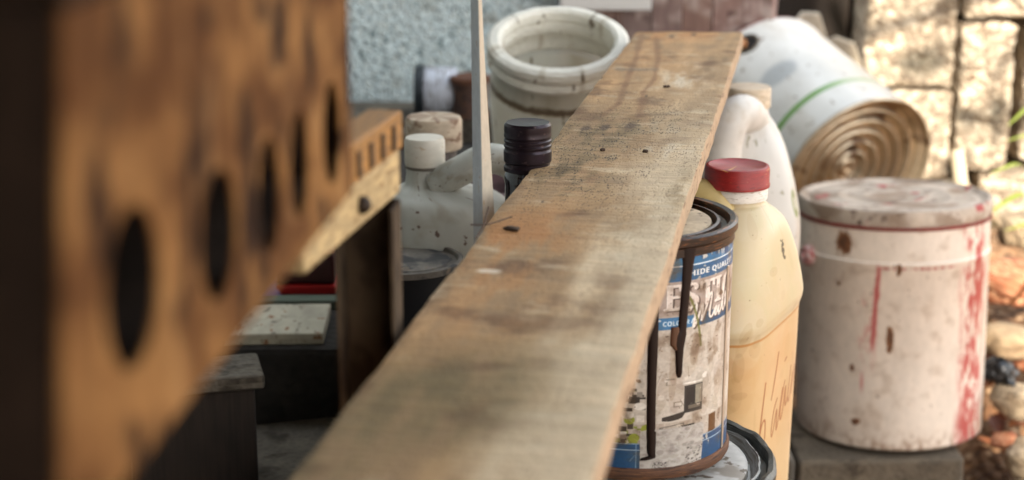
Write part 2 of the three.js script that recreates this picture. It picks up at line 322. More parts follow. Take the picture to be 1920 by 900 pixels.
{
  const t = thing('metal_stand', 'stand with yellowed notched rail and dark brown channel legs under the crate', 'stand', [-0.0675, 0, -1.0018], -0.205), L = 0.62;
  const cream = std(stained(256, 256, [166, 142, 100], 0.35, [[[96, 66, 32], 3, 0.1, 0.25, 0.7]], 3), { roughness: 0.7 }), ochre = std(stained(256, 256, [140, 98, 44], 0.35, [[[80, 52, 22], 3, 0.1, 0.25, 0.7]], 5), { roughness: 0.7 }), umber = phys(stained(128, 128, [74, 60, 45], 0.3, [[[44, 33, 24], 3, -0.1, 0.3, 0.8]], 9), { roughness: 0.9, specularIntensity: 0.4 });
  part('rail', box(0.02, 0.028, 0.185, 0.002), cream, t, [-0.012, 0.869, 0.0925]);
  part('upper_strip', box(0.022, 0.024, 0.185, 0.002), ochre, t, [-0.011, 0.8955, 0.0925]);
  part('rail', box(0.018, 0.024, L - 0.186, 0.002), umber, t, [-0.03, 0.898, 0.093 + L / 2]);
  for (let i = 0; i < 7; i++) part('notch_mark', box(0.002, 0.015, 0.005, 0.0005), hex(0x3a260e), t, [0.0006, 0.894, 0.022 + i * 0.024]);
  part('bolt', new THREE.SphereGeometry(0.0055, 16, 10), hex(0x2a1d12, { roughness: 0.6, metalness: 0.5 }), t, [-0.001, 0.868, 0.085]);
  const channel = (() => { // U section, open side to the front (+z)
    const w = 0.036, d = 0.032, k = 0.0022, sh = new THREE.Shape([[-w, 0], [0, 0], [0, d], [-k, d], [-k, k], [-w + k, k], [-w + k, d], [-w, d]].map(([x, y]) => new THREE.Vector2(x, -y)));
    const g = new THREE.ExtrudeGeometry(sh, { depth: 0.85, bevelEnabled: false }); g.rotateX(-Math.PI / 2); return boxUV(g, 0.3);
  })();
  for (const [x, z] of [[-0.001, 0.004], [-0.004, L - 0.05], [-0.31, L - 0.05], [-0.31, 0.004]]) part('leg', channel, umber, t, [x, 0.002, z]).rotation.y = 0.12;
  for (const z of [0.018, L - 0.02]) part('cross_rail', box(0.33, 0.025, 0.02, 0.002), umber, t, [-0.18, 0.864, z]);
  part('rail', box(0.02, 0.052, L, 0.002), umber, t, [-0.33, 0.878, L / 2]);
}

// ---------------------------------------------------------------- the plank
const PA = THREE.MathUtils.degToRad(10.415), P0 = V(-0.03465, 0.7775, -0.7366), PU = V(Math.sin(PA), 0, -Math.cos(PA)), PR = V(Math.cos(PA), 0, Math.sin(PA));
const onPlank = (s, t, h = 0) => P0.clone().addScaledVector(PU, s).addScaledVector(PR, t).add(V(0, h, 0));
{
  const S0 = -0.16, S1 = 1.523, L = S1 - S0, w = 0.144, th = 0.0235;
  const seg = (px, py, ax, ay, bx, by) => { const dx = bx - ax, dy = by - ay, t = Math.max(0, Math.min(1, ((px - ax) * dx + (py - ay) * dy) / (dx * dx + dy * dy))); return Math.hypot((px - ax - t * dx), (py - ay - t * dy)); };
  const lines = [[[1.5, -0.062], [1.284, -0.0469], [1.185, -0.0424], [1.096, -0.0381], [0.984, -0.0318], [0.923, -0.0408]], [[1.465, -0.04], [1.289, -0.0199], [1.136, -0.01], [1.06, -0.014], [0.93, -0.004]], [[1.202, -0.06], [1.206, -0.0149]]];
  const tone = (s, t) => {
    const k = t / 0.072; // -1 left edge .. 1 right edge
    const big = fbm(s * 5, t * 26, 1, 4), mid = fbm(s * 16, t * 60, 2, 4), saw = fbm(s * 170 + 3 * t, t * 14, 3, 3), fine = fbm(s * 420, t * 240, 4, 2), grain = fbm(s * 9, t * 330, 5, 3);
    let c = [158, 126, 88].map((q) => q * (1 + 0.30 * big + 0.30 * mid)); c = mix(c, [96, 66, 38], 0.75 * sst(0.06, 0.36, fbm(s * 26 + 3, t * 20, 12, 4))); c = mix(c, [196, 178, 150], 0.5 * sst(0.12, 0.36, fbm(s * 34 + 9, t * 24, 13, 4)));
    const blob = (s0, t0, rs, rt) => Math.exp(-(((s - s0) / rs) ** 2 + ((t - t0) / rt) ** 2));
    // warm brown stain left of the middle and over the far third
    c = mix(c, [164, 112, 62], Math.min(1, 1.1 * blob(0.45, -0.045, 0.09, 0.04) + 0.5 * blob(0.30, -0.03, 0.14, 0.03) + 0.35 * sst(0.95, 1.3, s) * (0.5 - 0.5 * k) + 0.6 * blob(1.5, -0.01, 0.05, 0.06)) * sst(-0.35, 0.2, mid + big));
    // pale weathered grey on the right half
    c = mix(c, [206, 190, 164], 0.7 * sst(-0.1, 0.7, k + 0.9 * big) * sst(1.3, 0.5, s));
    c = mix(c, [204, 194, 178], 0.7 * sst(-0.1, 0.3, mid) * blob(0.8, 0.02, 0.12, 0.05)); c = mix(c, [204, 194, 178], 0.7 * sst(-0.1, 0.3, mid) * blob(1.15, 0.02, 0.1, 0.03));
    // green algae bloom near the camera, grey-green dirt in the middle
    c = mix(c, [94, 82, 52], Math.min(0.85, 0.95 * blob(0.09, -0.035, 0.06, 0.038) + 0.7 * blob(0.02, -0.06, 0.09, 0.03) + 0.6 * blob(0.14, -0.005, 0.08, 0.04)) * sst(-0.8, 0.45, big + mid));
    c = mix(c, [104, 84, 52], (0.75 * blob(0.66, -0.035, 0.06, 0.032) + 0.8 * blob(0.84, -0.03, 0.085, 0.045) + 0.35 * blob(0.9, 0.04, 0.05, 0.03) + 0.5 * blob(0.62, 0.064, 0.09, 0.011) + 0.4 * blob(0.72, -0.03, 0.3, 0.05)) * sst(-0.25, 0.25, mid + 0.7 * saw));
    // rusty run marks at the far end
    lines.forEach((l, i) => { for (let q = 0; q + 1 < l.length; q++) { const d = seg(s * 0.35, t, l[q][0] * 0.35, l[q][1], l[q + 1][0] * 0.35, l[q + 1][1]) + 0.0012 * mid; c = mix(c, i == 2 ? [92, 82, 70] : [112, 76, 46], 0.5 * sst(0.006, 0.0003, d + 0.003 * big)); } });
    // dark grit caught in the saw marks
    const grit = sst(0.13, 0.26, fbm(s * 190, t * 620, 9, 3) + 0.25 * saw) * (0.25 + 0.9 * (blob(0.66, -0.03, 0.09, 0.05) + blob(0.85, -0.02, 0.11, 0.06) + 0.5 * blob(0.9, 0.04, 0.1, 0.03))) * sst(-0.3, 0.2, mid);
    c = mix(c, [50, 35, 21], Math.min(0.9, grit));
    for (const [s0, t0, rs, rt] of [[1.5, 0.007, 0.012, 0.004], [1.475, -0.02, 0.012, 0.004], [0.552, -0.0413, 0.004, 0.0013], [1.035, -0.008, 0.007, 0.0016], [0.87, -0.007, 0.02, 0.006], [0.86, -0.03, 0.016, 0.005], [0.852, -0.048, 0.014, 0.005]]) c = mix(c, [66, 48, 32], 0.7 * sst(1.3, 0.5, Math.hypot((s - s0) / rs, (t - t0) / rt) + 0.9 * fine));
    c = mix(c, [214, 204, 190], 0.7 * sst(1.2, 0.5, Math.hypot((s - 0.352) / 0.006, (t + 0.046) / 0.009) + mid)); // a pale scrape
    return c.map((q) => q * (1 + 0.18 * saw + 0.07 * fine + 0.03 * grain));
  };
  const map = paint(400, 1536, (u, v) => tone(S0 + v * L, (u - 0.5) * w));
  const bump = gray(400, 1536, (u, v) => { const s = S0 + v * L, t = (u - 0.5) * w; return 0.5 + 0.5 * fbm(s * 170 + 3 * t, t * 14, 3, 3) + 0.3 * fbm(s * 420, t * 240, 4, 2) - 0.25 * sst(0.13, 0.26, fbm(s * 190, t * 620, 9, 3)); });
  const sideMap = paint(64, 1536, (u, v) => { const s = S0 + v * L, f = fbm(s * 30, u * 4, 11, 4), g = fbm(s * 110, u * 2, 12, 3); return mix([166, 140, 112], [92, 70, 50], 0.8 * sst(0.14, 0.36, f)).map((q) => q * (1 + 0.2 * g)); });
  const top = std(map, { bumpMap: bump, bumpScale: 0.0011, roughness: 0.85 }), side = std(sideMap, { roughness: 0.9 });
  const g = new THREE.BoxGeometry(w, th, L, 28, 6, 340), p = g.attributes.position, uv = g.attributes.uv, nn = g.attributes.normal;
  for (let i = 0; i < p.count; i++) {
    let x = p.getX(i), y = p.getY(i), z = p.getZ(i); const s = S0 + L / 2 - z, nx = nn.getX(i), nz = nn.getZ(i);
    if (Math.abs(nx) > 0.5) uv.setXY(i, y / th + 0.5, (s - S0) / L); else uv.setXY(i, x / w + 0.5, (s - S0) / L);
    const r = 0.0028 + 0.0015 * fbm(s * 20, x * 9, 4, 3), qx = Math.max(-w / 2 + r, Math.min(w / 2 - r, x)), qy = Math.max(-th / 2 + r, Math.min(th / 2 - r, y)), ex = x - qx, ey = y - qy, e = Math.hypot(ex, ey);
    if (e > r) { x = qx + ex / e * r; y = qy + ey / e * r; }
    const edge = sst(0.8, 1, Math.abs(x) / (w / 2)); x += edge * 0.0026 * fbm(s * 9, Math.sign(x) * 7, 1, 5) - edge * Math.sign(x) * 0.0022 * sst(0.22, 0.45, fbm(s * 34, Math.sign(x) * 5, 8, 3)) * (y > 0 ? 1 : 0.3); y += edge * 0.0016 * fbm(s * 40, x * 6, 2, 3); y += 0.0012 * fbm(s * 5, x * 20, 6, 3);
    z -= (z < -L / 2 + 0.02 ? 1 : 0) * (0.163 * x + 0.004 * fbm(x * 60, y * 60, 1, 3)) ; // far end sawn a little askew
    p.setXYZ(i, x, y, z);
  }
  g.computeVertexNormals();
  const o = solo('plank', creased(g, 0.9), [side, side, top, top, side, side], 'long weathered plank stained brown and green, laid across the paint can', 'plank', onPlank((S0 + S1) / 2, 0, -th / 2).toArray(), -PA);
  // crumbs and twigs lying on it
  const bark = hex(0x45352a, { roughness: 1 });
  for (const [s, t, a, b, turn, l] of [[0.751, -0.0186, 0.0022, 0.0018, 0.3, 'dark bark crumb on the middle of the plank, left of its twin'], [0.752, 0.0205, 0.0024, 0.0020, -0.4, 'dark bark crumb on the middle of the plank, right of its twin'], [1.091, 0.0087, 0.004, 0.002, 0.5, 'small curled dark chip on the far half of the plank']])
    solo('bark_crumb', stoneGeo(a, 0.0016, b, s * 9, 0.6, 3), bark, l, 'wood chip', onPlank(s, t, 0.001).toArray(), turn);
  solo('bark_crumb', stoneGeo(0.0026, 0.0016, 0.0065, 4, 0.8, 3), bark, 'dark splinter beside the twig on the left edge of the plank', 'wood chip', onPlank(0.461, -0.0495, 0.0015).toArray(), 0.9);
  const a = onPlank(0.43, -0.071, 0.001), b = onPlank(0.455, -0.070, 0.005), c = onPlank(0.49, -0.073, 0.010);
  solo('twig', mergeGeometries([tube([a.toArray(), b.toArray(), c.toArray()], 0.0007, 20, 6), tube([onPlank(0.45, -0.079, 0.006).toArray(), b.toArray(), onPlank(0.49, -0.055, 0.003).toArray()], 0.0006, 20, 6)]), bark, 'thin forked twig caught on the left edge of the plank', 'twig');
}

// ---------------------------------------------------------------- paint cans
{ // the can that carries the plank
  const R = 0.0808, Hc = 0.2055, t = thing('paint_can', 'blue and white paint can with a torn label and dark drips under the plank', 'paint can', [0.1045, 0.5485, -1.34]);
  const off = (deg) => 0.5 + (deg - 4.4) / 360; // angle seen from the camera, degrees to the right of the near side
  const label = canvasTex(2048, 1024, (x, W, Hh) => {
    const r = mulberry(21), X = (d) => off(d) * W, Y = (f) => f * Hh, px = (mm) => mm / (2 * Math.PI * R * 1000) * W, py = (mm) => mm / (Hc * 1000) * Hh;
    x.fillStyle = '#ada193'; x.fillRect(0, 0, W, Hh);
    for (let i = 0; i < 500; i++) { x.fillStyle = `rgba(${r() < 0.5 ? '120,96,74' : '214,208,200'},${0.04 + 0.08 * r()})`; x.beginPath(); x.ellipse(r() * W, r() * Hh, 8 + 50 * r(), 8 + 34 * r(), r() * 3, 0, 7); x.fill(); }
    // picture of a white kitchen below
    x.fillStyle = 'rgba(198,190,178,0.75)'; x.fillRect(0, Y(0.36), W, Y(0.42));
    // top blue, spattered
    x.fillStyle = '#27658f'; x.fillRect(0, 0, W, Y(0.155));
    x.fillStyle = '#16486f'; for (let i = 0; i < 60; i++) { x.beginPath(); x.ellipse(X(-60 + 150 * r()), Y(0.01 + 0.06 * r()), 10 + 16 * r(), 14 + 26 * r(), 0, 0, 7); x.fill(); }
    x.fillStyle = '#cfc6bb'; for (let i = 0; i < 16; i++) { const q = X(46 + 44 * r()); x.beginPath(); x.moveTo(q - 12, 0); x.lineTo(q + 12, 0); x.lineTo(q + 2, Y(0.05 + 0.055 * r())); x.fill(); }
    x.fillStyle = '#dfe6ea'; x.fillRect(0, Y(0.1), W, 5); x.fillStyle = '#1f5580'; x.fillRect(0, Y(0.107), W, Y(0.06));
    x.fillStyle = '#e9ecec'; x.textBaseline = 'alphabetic'; x.textAlign = 'left';
    const put = (s, font, d0, d1, yb, mm) => { x.save(); x.font = `${font} 100px ${font.includes('serif-') ? 'serif' : 'sans-serif'}`; const mw = x.measureText(s).width; x.translate(X(d0), Y(yb)); x.scale((X(d1) - X(d0)) / mw, py(mm) / 72); x.fillText(s, 0, 0); x.restore(); };
    put('HIDE QUALITY', 'bold', 32, 77, 0.149, 4.8);
    // relief lettering
    x.fillStyle = '#a2938a'; x.fillRect(0, Y(0.168), W, Y(0.145));
    x.save(); x.textAlign = 'left';
    const big = (s, d0, d1, yb, mm) => { for (const [dx, dy, col] of [[7, 5, '#4a3a34'], [-3, -2, '#efe8e0'], [0, 0, '#d9cdc4']]) { x.save(); x.font = 'bold 100px serif'; const mw = x.measureText(s).width; x.translate(X(d0) + dx, Y(yb) + dy); x.scale((X(d1) - X(d0)) / mw, py(mm) / 66); x.fillStyle = col; x.fillText(s, 0, 0); x.restore(); } };
    big('MAJ', -24, 14.5, 0.29, 20.5); big('ESTIC', 16.5, 74, 0.29, 20.5); x.restore();
    // second blue band, script across it
    x.fillStyle = '#336f9c'; x.fillRect(0, Y(0.318), W, Y(0.052)); x.fillStyle = '#1c486c'; x.fillRect(X(38), Y(0.318), W, Y(0.052));
    x.fillStyle = '#cfe0ea'; put('COLOUR A', 'bold', 16, 37, 0.354, 4.2);
    x.lineCap = 'round'; x.lineJoin = 'round';
    const script = (col, lw, dx, dy) => { // a looping W-a-l-l
      x.strokeStyle = col; x.lineWidth = lw; x.beginPath(); const q = (d, f) => [X(33 + (d - 33) * 0.78) + dx, Y(f) + dy];
      const P = [[33, 0.30], [37, 0.262], [40, 0.275], [38, 0.33], [36, 0.385], [41, 0.34], [46, 0.262], [45, 0.33], [44, 0.36], [50, 0.29], [54, 0.235], [56, 0.25], [52, 0.34], [56, 0.352], [60, 0.31], [63, 0.31], [59, 0.335], [61, 0.352], [66, 0.30], [64, 0.345], [68, 0.34], [74, 0.225], [72, 0.24], [70, 0.34], [74, 0.34], [80, 0.22], [77, 0.25], [76, 0.345], [84, 0.31]];
      x.moveTo(...q(...P[0])); for (let i = 1; i < P.length - 1; i++) { const a = q(...P[i]), b = q(...P[i + 1]); x.quadraticCurveTo(a[0], a[1], (a[0] + b[0]) / 2, (a[1] + b[1]) / 2); } x.stroke();
    };
    script('#53433b', 12, 5, 5); script('#ddd5cc', 9, 0, 0);
    // kitchen print: hood, shelves, ovens, stools, plants
    const rc = (d, f, w, h, col) => { x.fillStyle = col; x.fillRect(X(d), Y(f), px(w), py(h)); };
    rc(31.0, 0.625, 19, 25, '#2a2a2a'); rc(32.3, 0.637, 16.4, 21, '#17181a'); rc(39.0, 0.63, 7, 17, '#8a8474'); rc(34.0, 0.715, 13, 3.4, '#5f5a50'); rc(29.6, 0.612, 20.5, 1.4, '#e3ddd4');
    rc(29.0, 0.80, 14, 12, '#26241f'); rc(31.0, 0.825, 10, 4, '#9a927f'); rc(51.0, 0.785, 10, 20, '#5a3a1c'); rc(19.0, 0.585, 8, 6, '#8b8479'); rc(20.0, 0.592, 6.4, 4.2, '#c6beb3'); rc(24.0, 0.69, 8, 5, '#857c70'); rc(25.0, 0.695, 6, 3, '#c9c1b6');
    x.fillStyle = '#221f1d'; x.beginPath(); x.moveTo(X(17), Y(0.755)); x.lineTo(X(33), Y(0.735)); x.lineTo(X(30), Y(0.765)); x.quadraticCurveTo(X(23), Y(0.78), X(17), Y(0.77)); x.fill();
    x.strokeStyle = '#6a6259'; x.lineWidth = 5; x.beginPath(); x.moveTo(X(16), Y(0.80)); x.lineTo(X(31), Y(0.79)); x.lineTo(X(31), Y(0.82)); x.lineTo(X(16), Y(0.805)); x.stroke();
    for (let i = 0; i < 46; i++) { const d = -18 + 22 * r(), f = 0.62 + 0.24 * r(); rc(d, f, 2 + 8 * r(), 1 + 6 * r(), ['#2b2622', '#4c443b', '#8c857b', '#7f8a34', '#d9d3c9', '#3a322b'][i % 6]); }
    for (const [d, f] of [[-6, 0.66], [-3, 0.74], [4, 0.70]]) { x.fillStyle = '#d8d2c8'; x.beginPath(); x.ellipse(X(d), Y(f), 22, 17, 0, 0, 7); x.fill(); x.fillStyle = '#8f9a2e'; x.beginPath(); x.ellipse(X(d + 4), Y(f + 0.1), 18, 20, 0, 0, 7); x.fill(); }
    // bottom band
    x.fillStyle = '#1d466c'; x.fillRect(0, Y(0.865), W, Hh); x.fillStyle = '#9fb3c2'; x.fillRect(0, Y(0.893), W, 4); x.fillRect(0, Y(0.866), W, 3); x.fillStyle = '#7891a6'; x.fillRect(X(2), Y(0.865), 3, Hh);
    // wear: scuffs to bare pale metal, brown stain, stem-like green streak
    for (let i = 0; i < 260; i++) { x.fillStyle = `rgba(${['90,64,42', '60,44,32', '226,220,212', '128,110,92'][i % 4]},${0.12 + 0.35 * r()})`; x.beginPath(); x.ellipse(X(-70 + 170 * r()), Y(r()), 1 + 8 * r() * r(), 1 + 12 * r() * r(), r() * 3, 0, 7); x.fill(); }
    for (let i = 0; i < 22; i++) { x.fillStyle = `rgba(104,72,44,${0.10 + 0.1 * r()})`; x.beginPath(); x.ellipse(X(-10 + 90 * r()), Y(0.4 + 0.4 * r()), 10 + 20 * r(), 40 + 70 * r(), 0.1 * r(), 0, 7); x.fill(); }
    for (let i = 0; i < 150; i++) { x.fillStyle = `rgba(${['88,66,46', '70,58,48', '120,96,70'][i % 3]},${0.05 + 0.10 * r()})`; x.beginPath(); x.ellipse(X(-30 + 130 * r()), Y(r()), 8 + 40 * r() * r(), 8 + 50 * r(), r() * 3, 0, 7); x.fill(); }
    for (let i = 0; i < 26; i++) { const a = X(-10 + 95 * r()), b = Y(0.02 + 0.85 * r()), q = 4 + 16 * r() * r(); x.fillStyle = ['rgba(222,214,204,0.85)', 'rgba(96,70,48,0.8)', 'rgba(206,196,184,0.85)'][i % 3]; x.beginPath(); for (let k = 0; k < 8; k++) x.lineTo(a + q * (0.5 + r()) * Math.cos(k * 0.785), b + q * (0.4 + r()) * Math.sin(k * 0.785)); x.fill(); }
    for (let i = 0; i < 70; i++) { x.strokeStyle = `rgba(${r() < 0.5 ? '230,224,216' : '60,46,36'},${0.2 + 0.35 * r()})`; x.lineWidth = 1 + 1.6 * r(); const a = X(-20 + 110 * r()), b = Y(r()); x.beginPath(); x.moveTo(a, b); x.lineTo(a + (r() - 0.5) * 40, b + 60 * r()); x.stroke(); }
    x.strokeStyle = 'rgba(92,96,34,0.75)'; x.lineWidth = 9; x.beginPath(); x.moveTo(X(33), Y(0.24)); x.quadraticCurveTo(X(40), Y(0.33), X(42), Y(0.46)); x.stroke();
    const x0 = Math.floor(W * 0.33), w0 = Math.floor(W * 0.5), im = x.getImageData(x0, 0, w0, Hh), D = im.data; // grime and flaking over the print
    for (let j = 0; j < Hh; j++) for (let i = 0; i < w0; i++) {
      const o = (j * w0 + i) * 4, a = i / 60, b = j / 60, f = fbm(a, b * 0.7, 3, 4), g = fbm(a * 5, b * 5, 8, 2); let c = [D[o], D[o + 1], D[o + 2]];
      c = mix(c, [92, 70, 50], 0.55 * sst(0.02, 0.42, f)); c = mix(c, [188, 176, 162], 0.85 * sst(0.30, 0.36, fbm(a * 1.6 + 30, b * 1.6, 5, 4))); c = mix(c, [58, 42, 32], 0.7 * sst(0.30, 0.42, g + 0.3 * f));
      for (let k = 0; k < 3; k++) D[o + k] = c[k] * (1 + 0.14 * g);
    }
    x.putImageData(im, x0, 0);
  });
  part('can_body', lathe([[R, 0.006], [R, 0.05], [R, 0.1], [R, 0.15], [R, Hc - 0.004]], 128, 0), phys(label, { roughness: 0.42, clearcoat: 0.25, clearcoatRoughness: 0.35 }), t);
  const rustM = std(stained(512, 128, [92, 60, 40], 0.5, [[[46, 30, 22], 5, 0.05, 0.2, 0.85], [[150, 96, 56], 6, 0.15, 0.2, 0.7]], 2), { roughness: 0.75, metalness: 0.2 });
  part('bottom_rim', lathe([[0, 0.004], [R - 0.006, 0.004], [R - 0.003, 0], [R + 0.001, 0], [R + 0.0026, 0.003], [R + 0.0026, 0.007], [R + 0.0008, 0.0105], [R - 0.002, 0.0108]], 128), rustM, t);
  const brown = std(stained(512, 128, [40, 25, 18], 0.6, [[[20, 13, 10], 5, 0.02, 0.2, 0.9], [[140, 84, 42], 7, 0.16, 0.15, 0.8]], 7), { roughness: 0.32 });
  part('rim', lathe([[R - 0.001, Hc - 0.018], [R + 0.0012, Hc - 0.0165], [R + 0.0010, Hc - 0.010], [R + 0.0035, Hc - 0.0075], [R + 0.0035, Hc - 0.0015], [R + 0.0012, Hc], [R - 0.003, Hc - 0.001], [R - 0.0055, Hc - 0.007], [R - 0.010, Hc - 0.008], [R - 0.0115, Hc - 0.003], [R - 0.014, Hc - 0.0025], [R - 0.016, Hc - 0.009], [R - 0.020, Hc - 0.010]], 128), brown, t);
  const lidM = std(discMap(256, [168, 150, 124], 0.4, [[[84, 56, 34], 3, 0.08, 0.25, 0.8], [[46, 30, 20], 6, 0.2, 0.15, 0.9]], 12), { roughness: 0.7 });
  part('lid', disc(lathe([[R - 0.019, Hc - 0.012], [R - 0.0185, Hc - 0.0045], [R - 0.021, Hc - 0.0035], [0, Hc - 0.0035]], 96), R), lidM, t);
  part('seam', box(0.0035, Hc - 0.045, 0.0014, 0.0006), hex(0xb8aa9a, { metalness: 0.6, roughness: 0.4 }), t, [(R + 0.0004) * Math.sin(1.12), Hc / 2 - 0.012, (R + 0.0004) * Math.cos(1.12)]).rotation.y = 1.12;
  // dried drips and the blank sticker: thin skins wrapped on the can
  const skin = (d0, outline, thick, seed) => { // outline: [height fraction from top, left deg, right deg]
    const n = 60, m = 6, Pp = [], U = [], I = []; const at = (f) => { let i = 0; while (i < outline.length - 2 && outline[i + 1][0] < f) i++; const a = outline[i], b = outline[i + 1], k = (f - a[0]) / (b[0] - a[0]); return [a[1] + (b[1] - a[1]) * k, a[2] + (b[2] - a[2]) * k]; };
    const f0 = outline[0][0], f1 = outline[outline.length - 1][0];
    for (let j = 0; j <= n; j++) for (let i = 0; i <= m; i++) { const f = f0 + (f1 - f0) * j / n, [l, q] = at(f), wob = 0.35 * fbm(f * 30, seed, 0, 3), d = (d0 + l + (q - l) * i / m + wob - 4.4) * Math.PI / 180, rr = R + 0.0003 + thick * Math.sin(Math.PI * i / m) ** 0.5 * Math.min(1, (n - j) / 3 + 0.15); Pp.push(rr * Math.sin(d), Hc * (1 - f), rr * Math.cos(d)); U.push(i / m, 1 - j / n); }
    for (let j = 0; j < n; j++) for (let i = 0; i < m; i++) { const a = j * (m + 1) + i; I.push(a, a + m + 1, a + 1, a + 1, a + m + 1, a + m + 2); }
    const g = new THREE.BufferGeometry(); g.setAttribute('position', new THREE.Float32BufferAttribute(Pp, 3)); g.setAttribute('uv', new THREE.Float32BufferAttribute(U, 2)); g.setIndex(I); g.computeVertexNormals(); return g;
  };
  const dripM = new THREE.MeshPhysicalMaterial({ color: 0x1c0e0a, roughness: 0.45, specularIntensity: 0.5 }), dripB = new THREE.MeshPhysicalMaterial({ color: 0x4a2812, roughness: 0.4, clearcoat: 0.8, clearcoatRoughness: 0.2 });
  part('paint_drip', skin(0, [[0.02, 6, 14], [0.4, 7.5, 13.6], [0.6, 7.8, 13.2], [0.78, 8, 13.2], [0.86, 9, 13.2], [0.90, 11, 13]], 0.0016, 3), dripM, t);
  part('paint_drip', skin(0, [[0.02, 26, 38], [0.1, 27.5, 35], [0.2, 27, 33], [0.38, 25.5, 31], [0.40, 23, 31], [0.44, 23, 30], [0.46, 24, 29.5], [0.56, 25, 29], [0.575, 26, 28]], 0.0017, 9), dripM, t);
  part('paint_drip', skin(0, [[0.36, 21, 26], [0.40, 21, 28], [0.435, 21, 27], [0.46, 24, 26]], 0.0013, 15), dripB, t);
  part('paint_drip', skin(0, [[0.02, -12, 2], [0.3, -9, 0], [0.42, -7, -2], [0.48, -5, -3]], 0.0015, 20), dripM, t);
  const stickM = canvasTex(512, 512, (x, W, Hh) => { const r = mulberry(5); x.fillStyle = '#aea69d'; x.fillRect(0, 0, W, Hh); for (let i = 0; i < 420; i++) { x.fillStyle = `rgba(${['74,66,60', '205,200,194', '120,110,102'][i % 3]},${0.06 + 0.13 * r()})`; x.beginPath(); x.ellipse(r() * W, r() * Hh, 6 + 30 * r(), 6 + 24 * r(), r() * 3, 0, 7); x.fill(); } for (let i = 0; i < 60; i++) { x.fillStyle = 'rgba(46,40,36,0.6)'; x.fillRect(90 + 110 * r(), 380 + 80 * r(), 3 + 14 * r(), 3 + 8 * r()); } for (let i = 0; i < 40; i++) { x.fillStyle = 'rgba(52,44,40,0.5)'; x.beginPath(); x.ellipse(W * (0.7 + 0.3 * r()), Hh * (0.5 + 0.5 * r()), 4 + 9 * r(), 4 + 9 * r(), 0, 0, 7); x.fill(); } });
  part('sticker', skin(0, [[0.785, 8, 44], [0.79, 5, 46], [0.80, 4.5, 46.5], [0.95, 4.5, 45], [0.963, 5, 44.5], [0.97, 8, 42]], 0.0006, 30), std(stickM, { roughness: 0.7 }), t, null, 'worn blank grey sticker');
  part('paint_drip', skin(0, [[0.79, 8, 14], [0.88, 8.5, 13.8], [0.895, 9.5, 14], [0.905, 5, 14], [0.915, 4.5, 7]], 0.0022, 33), dripM, t);
}
{ // the wide can it stands on
  const R = 0.125, Hc = 0.34, y = 0.205, t = thing('large_paint_can', 'wide metal paint can with dented grey lid below the labelled can', 'paint can', [0.1, y, -1.325]);
  const metal = std(stained(512, 256, [150, 152, 150], 0.3, [[[92, 84, 74], 3, 0.05, 0.25, 0.6], [[60, 50, 40], 8, 0.22, 0.12, 0.8]], 4), { roughness: 0.5, metalness: 0.25 });
  const dark = std(stained(512, 128, [74, 76, 74], 0.5, [[[36, 34, 32], 5, 0.0, 0.3, 0.8], [[140, 140, 136], 7, 0.2, 0.2, 0.6]], 6), { roughness: 0.45, metalness: 0.3 });
  part('can_body', lathe([[0, 0], [R - 0.004, 0], [R - 0.004, Hc - 0.012]], 96), std(stained(512, 256, [176, 168, 156], 0.2, [[[110, 84, 60], 3, 0.1, 0.3, 0.6]], 9), { roughness: 0.6 }), t);
  part('rim', warp(lathe([[R - 0.005, Hc - 0.016], [R + 0.001, Hc - 0.014], [R + 0.002, Hc - 0.004], [R - 0.001, Hc], [R - 0.005, Hc - 0.001], [R - 0.007, Hc - 0.010], [R - 0.013, Hc - 0.011]], 160), 0.004, 26, 3), dark, t);
  part('lid_ring', warp(lathe([[R - 0.014, Hc - 0.012], [R - 0.0125, Hc - 0.003], [R - 0.014, Hc - 0.0015], [R - 0.016, Hc - 0.004], [R - 0.020, Hc - 0.010], [R - 0.023, Hc - 0.010]], 160), 0.004, 30, 8), metal, t);
  part('lid', disc(lathe([[R - 0.022, Hc - 0.012], [R - 0.0225, Hc - 0.006], [R - 0.026, Hc - 0.0045], [R - 0.032, Hc - 0.0042], [0, Hc - 0.004]], 128), R), std(discMap(512, [170, 168, 164], 0.25, [[[104, 92, 78], 4, 0.08, 0.2, 0.6], [[70, 56, 42], 9, 0.2, 0.1, 0.8]], 14), { roughness: 0.55, metalness: 0.15 }), t);
  for (const [a, r, s, k] of [[38, 0.098, 0.012, 1], [24, 0.094, 0.006, 2], [14, 0.095, 0.005, 3], [4, 0.094, 0.005, 4], [48, 0.097, 0.005, 5]]) part('dried_clod', stoneGeo(s, 0.003, s * 0.5, k, 0.6, 3), hex(0x6a553c), t, [r * Math.sin(a / 57.3), Hc - 0.002, r * Math.cos(a / 57.3)]);
  solo('concrete_block', boxUV(box(0.3, 0.2, 0.24, 0.008), 0.4), concrete, 'concrete block under the wide paint can', 'block', [0.1, 0.103, -1.325]);
}
